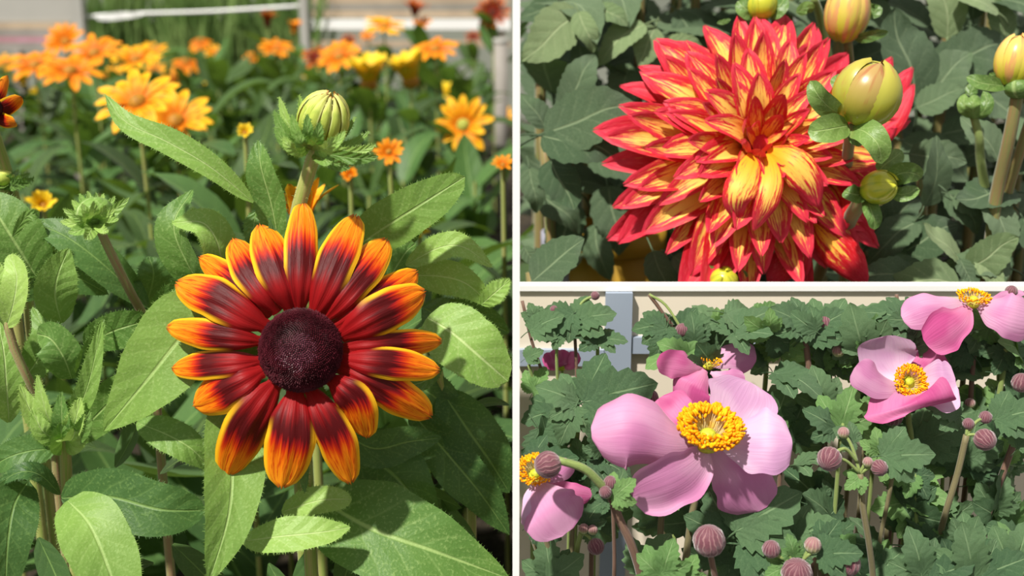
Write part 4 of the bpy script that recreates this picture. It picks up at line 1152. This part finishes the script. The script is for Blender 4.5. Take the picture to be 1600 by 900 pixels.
# ---- main bloom
a1 = aroot(1066, 900, .445, 'large open pale pink anemone with golden stamens, biggest of the pink blooms')
astem(a1, [(1104, 700, .432), (1096, 740, .436), (1084, 790, .438), (1070, 890, .445)], 0.00138, 'astem')
anemone(a1, 1104, 690, .425, 50, (.08, .82, .62), [
    ('apetal_deep', [(1096, 684, .430), (1066, 664, .436), (1046, 644, .44), (1030, 622, .442)], 82, 0, {}),
    ('apetal_pale', [(1116, 682, .430), (1140, 656, .436), (1160, 628, .438), (1174, 598, .440)], 118, 6, {'cup': .12}),
    ('apetal_pale', [(1120, 690, .428), (1160, 690, .424), (1200, 690, .420), (1238, 690, .420)], 104, -14, {'cup': -.2}),
    ('apetal', [(1112, 700, .430), (1140, 728, .428), (1164, 758, .428), (1188, 798, .432)], 102, -4, {'cup': -.25}),
    ('apetal', [(1096, 694, .427), (1046, 686, .418), (986, 668, .412), (924, 676, .416)], 116, 10, {'cup': -.35, 'curl': -.25}),
    ('apetal', [(1108, 700, .426), (1086, 730, .418), (1050, 755, .412), (988, 776, .414)], 92, -26, {'cup': -.15, 'curl': .3})], 1, 300, .55)
# ---- right bloom
a2 = aroot(1424, 760, .475, 'smaller cupped pink anemone facing out in the right half of the anemone bed')
astem(a2, [(1418, 622, .462), (1420, 660, .464), (1424, 690, .466), (1424, 760, .475)], 0.001183, 'astem_green')
anemone(a2, 1418, 598, .455, 26, (.05, .28, .95), [
    ('apetal_deep', [(1424, 590, .460), (1444, 572, .463), (1460, 560, .464), (1474, 552, .462)], 66, 0, {}),
    ('apetal_pale', [(1410, 594, .459), (1396, 574, .462), (1388, 550, .462), (1388, 524, .458)], 92, 0, {'cup': .1}),
    ('apetal', [(1410, 604, .456), (1384, 602, .449), (1360, 590, .446), (1338, 571, .446)], 54, 26, {}),
    ('apetal_pale', [(1426, 602, .456), (1452, 602, .450), (1474, 602, .446), (1494, 600, .446)], 82, -8, {'cup': .1}),
    ('apetal_deep', [(1418, 608, .455), (1418, 622, .447), (1422, 632, .443), (1426, 643, .444)], 128, 0, {'cup': .25})], 2, 200, .5)
# ---- upper right bloom
a3 = aroot(1512, 720, .485, 'pink anemone hanging just under the white collage gutter at the upper right')
astem(a3, [(1520, 478, .470), (1524, 520, .474), (1518, 600, .478), (1512, 720, .485)], 0.001085, 'astem_brown')
anemone(a3, 1520, 474, .462, 26, (0, .92, .4), [
    ('apetal', [(1540, 476, .464), (1560, 470, .466), (1580, 466, .468), (1604, 462, .468)], 26, 0, {}),
    ('apetal', [(1510, 474, .461), (1476, 478, .456), (1444, 484, .454), (1410, 498, .456)], 54, 14, {}),
    ('apetal_deep', [(1516, 478, .461), (1500, 500, .454), (1478, 516, .450), (1446, 536, .450)], 66, -10, {'curl': .2}),
    ('apetal', [(1526, 476, .461), (1556, 486, .453), (1584, 494, .450), (1618, 502, .452)], 72, -10, {})], 3, 90, .35)
# ---- bloom behind the main one
a4 = aroot(1100, 700, .492, 'pink anemone seen from the side behind the largest bloom')
astem(a4, [(1098, 580, .480), (1102, 620, .482), (1100, 700, .49)], 0.000986, 'astem')
anemone(a4, 1106, 572, .476, 20, (.2, .9, .3), [
    ('apetal_deep', [(1100, 576, .476), (1076, 572, .470), (1052, 566, .468), (1026, 566, .470)], 46, 16, {}),
    ('apetal_deep', [(1102, 578, .474), (1090, 596, .468), (1082, 610, .467), (1076, 634, .468)], 62, 0, {}),
    ('apetal', [(1112, 572, .478), (1136, 560, .478), (1156, 556, .478), (1182, 560, .478)], 50, -10, {}),
    ('apetal', [(1110, 582, .472), (1128, 590, .468), (1144, 592, .467), (1164, 592, .468)], 30, 0, {})], 4, 50, .5)
# ---- left bloom with the nodding bud in front
a5 = aroot(872, 900, .44, 'old pink anemone with drooping petal beside the white divider')
astem(a5, [(838, 760, .430), (846, 820, .434), (866, 890, .44)], 0.001183, 'astem')
anemone(a5, 838, 744, .425, 30, (-.1, .7, .7), [
    ('apetal', [(846, 744, .428), (862, 744, .430), (878, 734, .432), (894, 722, .434)], 36, 0, {}),
    ('apetal_deep', [(850, 758, .426), (876, 766, .426), (898, 772, .426), (924, 776, .428)], 34, 10, {}),
    ('apetal', [(840, 752, .423), (852, 776, .416), (868, 800, .413), (886, 832, .415)], 100, -12, {'cup': -.2}),
    ('apetal_pale', [(832, 756, .422), (832, 785, .416), (838, 808, .414), (842, 830, .416)], 46, 0, {})], 5, 180, .5)
a6 = aroot(1004, 900, .42, 'purple nodding anemone bud on an arching stalk beside the left pink bloom')
astem(a6, [(955, 776, .412), (968, 812, .414), (986, 850, .416), (1002, 905, .42)], 0.001578, 'astem_brown')
part('stem', tube(pp((952, 774, .412), (938, 756, .408), (912, 732, .405), (872, 719, .403)), .0018, .0014, 8), M['astem_green'], a6)
abud(a6, 856, 726, .403, 21, (-.9, -.25, .3))
abud(a6, 954, 754, .409, 11, (0, 1, .3), 'abud'); abud(a6, 946, 769, .407, 10, (-.3, .6, .5), 'abud')
put(AL[3], a6, 958, 776, .408, 46, 38, 15, 10); put(AL[4], a6, 948, 782, .408, 30, 200, 20, 0); put(AL[0], a6, 960, 770, .412, 40, 70, -10, 0)

# ---- bud stalks
def stalk(lab, rootp, stems, buds, leaves=(), cat='flower bud'):
    r = aroot(*rootp, lab, cat)
    for s in stems: astem(r, *s)
    top = stems[0][0][0]
    for b in buds:
        abud(r, *b)
        t0, t1 = P(*top), P(b[0], b[1], b[2])
        if (t0 - t1).length > px2m(b[3] * 1.3, b[2]):
            part('pedicel', tube([t0, t0.lerp(t1, .5) + UP * (t0 - t1).length * .15, t1], .0007, .0006, 6), M['astem_green'], r)
    for (x, y, dd, sz, an, tw, rl, mi) in leaves: put(AL[mi], r, x, y, dd, sz, an, tw, rl)
    return r
stalk('round purple anemone bud on a short stalk below the largest bloom', (1122, 930, .41), [([(1109, 862, .404), (1113, 882, .405), (1120, 920, .41)], 0.001085, 'astem_brown')], [(1108, 845, .402, 25, (-.1, 1, .3))])
stalk('tall brown anemone stalk forking just under the white collage gutter', (1306, 820, .495), [([(1256, 488, .475), (1262, 560, .478), (1275, 650, .482), (1302, 800, .495)], 0.001282, 'astem_brown')], [(1286, 505, .474, 14), (1220, 490, .478, 10)],
      [(1256, 490, .472, 60, 150, 10, 0, 1), (1258, 488, .474, 70, 40, 10, 0, 2), (1254, 486, .476, 60, 215, 10, 0, 0)])
stalk('forked anemone stalk with striped buds and a fresh leaf, right of centre', (1366, 920, .445), [([(1344, 740, .430), (1348, 790, .433), (1358, 850, .438), (1364, 910, .445)], 0.001183, 'astem'), ([(1340, 722, .43), (1322, 702, .428), (1306, 706, .426)], 0.0006902, 'astem_green', False)],
      [(1296, 717, .425, 19, (-.4, -.5, .5)), (1374, 731, .427, 13, (.2, -.2, .8)), (1318, 676, .432, 9, (0, 1, .3), 'abud_g'), (1356, 722, .428, 8, (0, 1, .3), 'abud_g')],
      [(1378, 712, .430, 78, 8, 12, 10, 0), (1372, 706, .432, 40, 95, 10, 0, 3), (1345, 745, .43, 34, 210, 15, 0, 3), (1335, 690, .436, 40, 150, 5, 0, 5)])
stalk('hanging striped anemone bud at the right with slanting stalks', (1470, 860, .465), [([(1510, 680, .446), (1496, 740, .45), (1478, 800, .455), (1466, 850, .465)], 0.001282, 'astem')], [(1539, 687, .444, 17, (.2, -.4, .6)), (1513, 662, .446, 9), (1540, 652, .448, 10)],
      [(1555, 655, .45, 70, 20, 10, 0, 0), (1500, 650, .452, 60, 160, 10, 0, 2)])
stalk('slanting brown anemone stalk at the right edge', (1524, 880, .47), [([(1612, 600, .455), (1588, 680, .46), (1556, 770, .464), (1526, 860, .47)], 0.00138, 'astem_brown')], [(1596, 598, .452, 15)], [(1590, 700, .45, 50, 60, 10, 0, 0)])
stalk('dark closed anemone bud below the cupped bloom', (1392, 760, .478), [([(1398, 668, .462), (1396, 700, .468), (1392, 760, .478)], 0.000986, 'astem')], [(1394, 649, .460, 17)])
stalk('cluster of small purple buds at the bottom edge right of centre', (1262, 960, .42), [([(1250, 890, .412), (1256, 930, .416)], 0.001479, 'astem_green'), ([(1250, 880, .412), (1262, 868, .41), (1270, 862, .41)], 0.0005916, 'astem_green', False), ([(1245, 884, .412), (1222, 872, .41), (1210, 866, .41)], 0.0005916, 'astem_green', False)],
      [(1270, 852, .410, 13, (.1, 1, .3), 'abud_g'), (1205, 858, .410, 14), (1245, 896, .405, 24, (0, .8, .5))],
      [(1278, 866, .412, 66, 10, 15, 0, 0), (1240, 872, .412, 40, 100, 5, 20, 3), (1228, 884, .412, 40, 200, 15, 0, 3), (1284, 850, .414, 46, 50, 5, 0, 1)])
stalk('purple bud on a pale stalk at the bottom edge beside the bud cluster', (1316, 960, .42), [([(1320, 894, .414), (1316, 930, .418)], 0.0007888, 'astem_green')], [(1325, 881, .412, 19, (.3, .9, .2))])
stalk('thin straight stalk with a bud between left bloom and largest bloom', (962, 880, .48), [([(957, 640, .47), (956, 700, .47), (958, 800, .474), (960, 870, .48)], 0.0007888, 'astem_brown')], [(1015, 622, .47, 14)], [(957, 640, .47, 40, 60, 5, 0, 0)])
stalk('small greenish buds on a stalk at the lower left', (900, 940, .45), [([(908, 832, .44), (902, 860, .442), (898, 920, .45)], 0.000986, 'astem_green')], [(931, 854, .438, 13, (.2, -.6, .3)), (912, 826, .438, 8, (0, 1, .3), 'abud_g'), (926, 828, .438, 8, (0, 1, .3), 'abud_g')], [(912, 822, .44, 46, 60, 5, 0, 0)])
stalk('stalk bearing a tiny far pink flower cup against the cream wall', (880, 700, .498), [([(878, 576, .494), (884, 620, .495), (892, 680, .498)], 0.0005916, 'astem_green')], [], (), 'flower')
r = [o for o in COL.objects if o.get('label', '').startswith('stalk bearing')][0]
cup = part('flower_head', ellipsoid(P(877, 572, .494), UP, px2m(8, .49), px2m(10, .49), 12, 6), M['carpel'], r)
for k, (tx, ty, w) in enumerate(((852, 552, 24), (866, 546, 28), (880, 546, 28), (902, 550, 24), (876, 556, 34))):
    part('petal', ribbon(pp((877, 574, .493), ((877 + tx) / 2, (574 + ty) / 2 + 6, .490), (tx, ty, .491)), px2m(w, .49), camn, 0, N=10, M=6, prof='anem', cup=-.3, seed=k), M['apetal_deep'], cup)
# plants standing against the cream wall in the upper left
stalk('dark slender stalk with a leaf whorl nearest the white divider', (870, 680, .496), [([(816, 470, .484), (830, 530, .486), (850, 590, .49), (868, 650, .494)], 0.0006902, 'astem_brown')], [], [(818, 482, .482, 56, 30, 5, 0, 0), (816, 484, .484, 34, 110, 5, 0, 4)], 'leafy stalk')
stalk('leaf whorl on a thin stalk left of the blue grey bar', (904, 690, .496), [([(896, 490, .486), (900, 560, .488), (902, 640, .492)], 0.0006902, 'astem_brown')], [(866, 484, .486, 7), (930, 462, .486, 7)], [(896, 490, .484, 62, 215, 5, 0, 0), (896, 488, .484, 64, 20, 5, 0, 2), (894, 484, .486, 26, 100, 0, 0, 4)], 'leafy stalk')
stalk('drooping leaf umbrella on a stalk in front of the blue grey bar', (934, 690, .496), [([(934, 534, .486), (933, 600, .488), (932, 660, .492)], 0.0007888, 'astem_green')], [], [(934, 534, .484, 52, 160, 8, 20, 2), (936, 532, .484, 44, 5, 8, -20, 0), (934, 528, .486, 24, 90, 0, 0, 4)], 'leafy stalk')
stalk('curved green stalk with drooping leaf left of the far pink cup', (868, 690, .496), [([(880, 522, .484), (870, 545, .484), (871, 600, .488), (868, 660, .494)], 0.0006902, 'astem_green')], [], [(880, 522, .482, 40, 190, 8, 0, 0), (882, 520, .484, 26, 10, 8, 0, 4)], 'leafy stalk')
stalk('pale green stalk leaning at the left by the divider', (846, 700, .496), [([(826, 570, .484), (838, 610, .488), (846, 660, .492)], 0.0006902, 'astem_green')], [], [(818, 560, .482, 30, 30, 5, 0, 0), (816, 612, .486, 44, 60, 5, 0, 3)], 'leafy stalk')
stalk('dark slanting stalk crossing above the side-on pink bloom', (1090, 720, .496), [([(1014, 460, .482), (1036, 490, .484), (1060, 530, .486), (1085, 640, .492)], 0.0007888, 'astem_brown')], [(1066, 516, .480, 11)],
      [(1040, 508, .482, 52, 190, 8, 0, 0), (1042, 512, .48, 56, 255, 8, 0, 2), (1050, 500, .486, 60, 60, 5, 0, 2), (1070, 545, .48, 70, 200, 8, 20, 3), (1062, 490, .484, 60, 20, 5, 0, 0), (1080, 560, .478, 60, 150, 8, 0, 3), (1085, 540, .48, 50, 100, 8, 0, 2)], 'leafy stalk')
# broad leaf behind the left blooms
stalk('broad dark toothed leaves between the far pink cup and the largest bloom', (900, 720, .48), [([(905, 640, .468), (902, 680, .47), (900, 720, .478)], 0.000986, 'astem_green')], [],
      [(912, 628, .466, 110, 22, 10, 10, 2), (904, 630, .468, 70, 160, 8, 0, 0), (900, 636, .466, 60, 250, 8, 0, 2), (960, 620, .47, 70, -20, 8, 0, 0), (1000, 640, .472, 60, 200, 5, 0, 4), (830, 670, .474, 80, -60, 5, 0, 0), (850, 640, .48, 60, 200, 5, 0, 2)], 'leafy plant')
# stalks seen among the right-hand leaves
for k, (lab, pts, rr, mt) in enumerate((
        ('straight stalk rising just left of the largest bloom\'s own stalk', [(1036, 770, .45), (1032, 830, .452), (1028, 900, .456)], 0.001282, 'astem'),
        ('brownish stalk slanting right of the forked bud stalk', [(1398, 715, .455), (1390, 770, .458), (1374, 850, .465)], 0.0008874, 'astem'),
        ('thin upright stalk in the middle of the right-hand leaves', [(1416, 700, .47), (1418, 780, .472), (1420, 860, .478)], 0.0007888, 'astem'),
        ('pale green upright stalk right of the thin one', [(1428, 740, .462), (1431, 800, .464), (1432, 870, .468)], 0.0008874, 'astem_green'),
        ('pale stalk with green knot near the right edge', [(1572, 545, .47), (1566, 590, .472), (1556, 650, .476), (1550, 720, .48)], 0.001183, 'astem_green'),
        ('green stalk slanting between the two right-hand buds', [(1478, 650, .475), (1474, 720, .478), (1470, 800, .482)], 0.0007888, 'astem_green'),
        ('slanting stalk at the lower left corner', [(826, 820, .45), (836, 850, .452), (852, 900, .456)], 0.001085, 'astem'),
        ('thin dark stalk under the white collage gutter right of the tall brown one', [(1401, 460, .48), (1404, 500, .482), (1404, 560, .486), (1408, 640, .49)], 0.0007888, 'astem_brown'))):
    r = aroot(pts[-1][0], pts[-1][1] + 40, pts[-1][2], lab, 'plant stalk')
    astem(r, pts, rr, mt)
    x, y, dd = pts[0]
    put(AL[k % 6], r, x, y, dd, 50, 40 + k * 50, 8, 0); put(AL[(k + 2) % 6], r, x, y, dd, 44, 200 + k * 33, 8, 0)
# large lower leaves
stalk('big pale toothed leaf below the largest bloom', (1170, 940, .45), [([(1160, 860, .438), (1166, 900, .444)], 0.000986, 'astem_green')], [],
      [(1150, 830, .436, 110, 40, 10, 0, 2), (1155, 850, .436, 110, -5, 15, 0, 0), (1140, 840, .44, 100, 110, 5, 0, 4), (1240, 840, .44, 70, 20, 10, 0, 1)], 'leafy plant')
stalk('fresh light green leaf at the bottom edge under the largest bloom', (1040, 950, .42), [([(1036, 900, .412), (1040, 940, .418)], 0.000986, 'astem_green')], [],
      [(1034, 896, .41, 60, 70, 12, 0, 3), (1030, 900, .41, 52, 130, 12, 0, 3), (1068, 904, .412, 44, 60, 10, 0, 3), (1000, 900, .43, 80, 60, 8, 0, 0)], 'leafy plant')
stalk('grey green toothed leaves at the bottom edge near the right', (1470, 960, .44), [([(1466, 900, .43), (1470, 940, .436)], 0.000986, 'astem_green')], [],
      [(1440, 900, .43, 80, 110, 10, 0, 0), (1450, 904, .43, 70, 30, 12, 0, 2), (1520, 902, .43, 90, 100, 10, 0, 1), (1530, 900, .43, 80, 30, 12, 0, 0), (1580, 890, .44, 90, 70, 10, 0, 4)], 'leafy plant')
stalk('cut leaf sprig between the tall brown stalk and the cupped bloom', (1310, 760, .47), [([(1316, 660, .456), (1312, 700, .46)], 0.0008874, 'astem_green')], [(1318, 676, .45, 9, (0, 1, .3), 'abud_g')],
      [(1312, 668, .454, 70, 70, 8, 0, 3), (1306, 672, .454, 60, 150, 8, 0, 0), (1320, 660, .458, 60, 20, 8, 0, 3), (1290, 640, .47, 70, 110, 5, 0, 0)], 'leafy plant')
stalk('dull grey green leaves in the lower left corner beside the white divider', (840, 960, .45), [([(845, 905, .44), (842, 940, .446)], .0012, 'astem_green')], [],
      [(845, 905, .438, 70, 100, 10, 0, 0), (850, 908, .438, 70, 40, 12, 20, 2), (842, 904, .442, 60, 150, 10, -20, 4)], 'leafy plant')
# general anemone foliage, each clump a plant
rng = random.Random(5)
k = 0
for row, (py, d) in enumerate(((490, .490), (560, .494), (640, .496), (720, .49), (800, .485), (870, .475))):
    for px in range(840 if row > 2 else 1130, 1600, 74):
        if row == 2 and px < 1150: continue
        x = px + rng.uniform(-22, 22); y = py + rng.uniform(-20, 20)
        if rng.random() < (.5 if x < 1010 else .12): continue
        r = aroot(x, y, min(d + .004, .5), 'small leafy anemone clump filling the bed in front of the cream wall', 'leafy plant', 'leafy anemone clumps before the cream wall')
        astem(r, [(x, y, d), (x + rng.uniform(-8, 8), y + 60, d + .002)], .0010, ('astem', 'astem_green', 'astem_brown')[k % 3])
        for i in range(4 if x < 1330 else 5):
            put(AL[rng.randrange(6)], r, x + rng.uniform(-26, 26), y + rng.uniform(-28, 28), d - rng.uniform(0, .022), rng.uniform(50, 92), rng.uniform(-30, 210), rng.uniform(-15, 35), rng.uniform(-55, 55))
        if row < 5 and rng.random() < .3: 
            abud(r, x + 12, y - 20, d - .02, rng.uniform(7, 10), (rng.uniform(-.4, .4), 1, .3), ('abud', 'abud_g')[k % 2])
            part('pedicel', tube(pp((x, y, d), (x + 8, y - 6, d - .012), (x + 12, y - 18, d - .02)), .0007, .0006, 6), M['astem_green'], r)
        k += 1
for o in COL.objects:
    if o.type == 'MESH' and o.parent is None and 'label' not in o: print('NO LABEL', o.name)
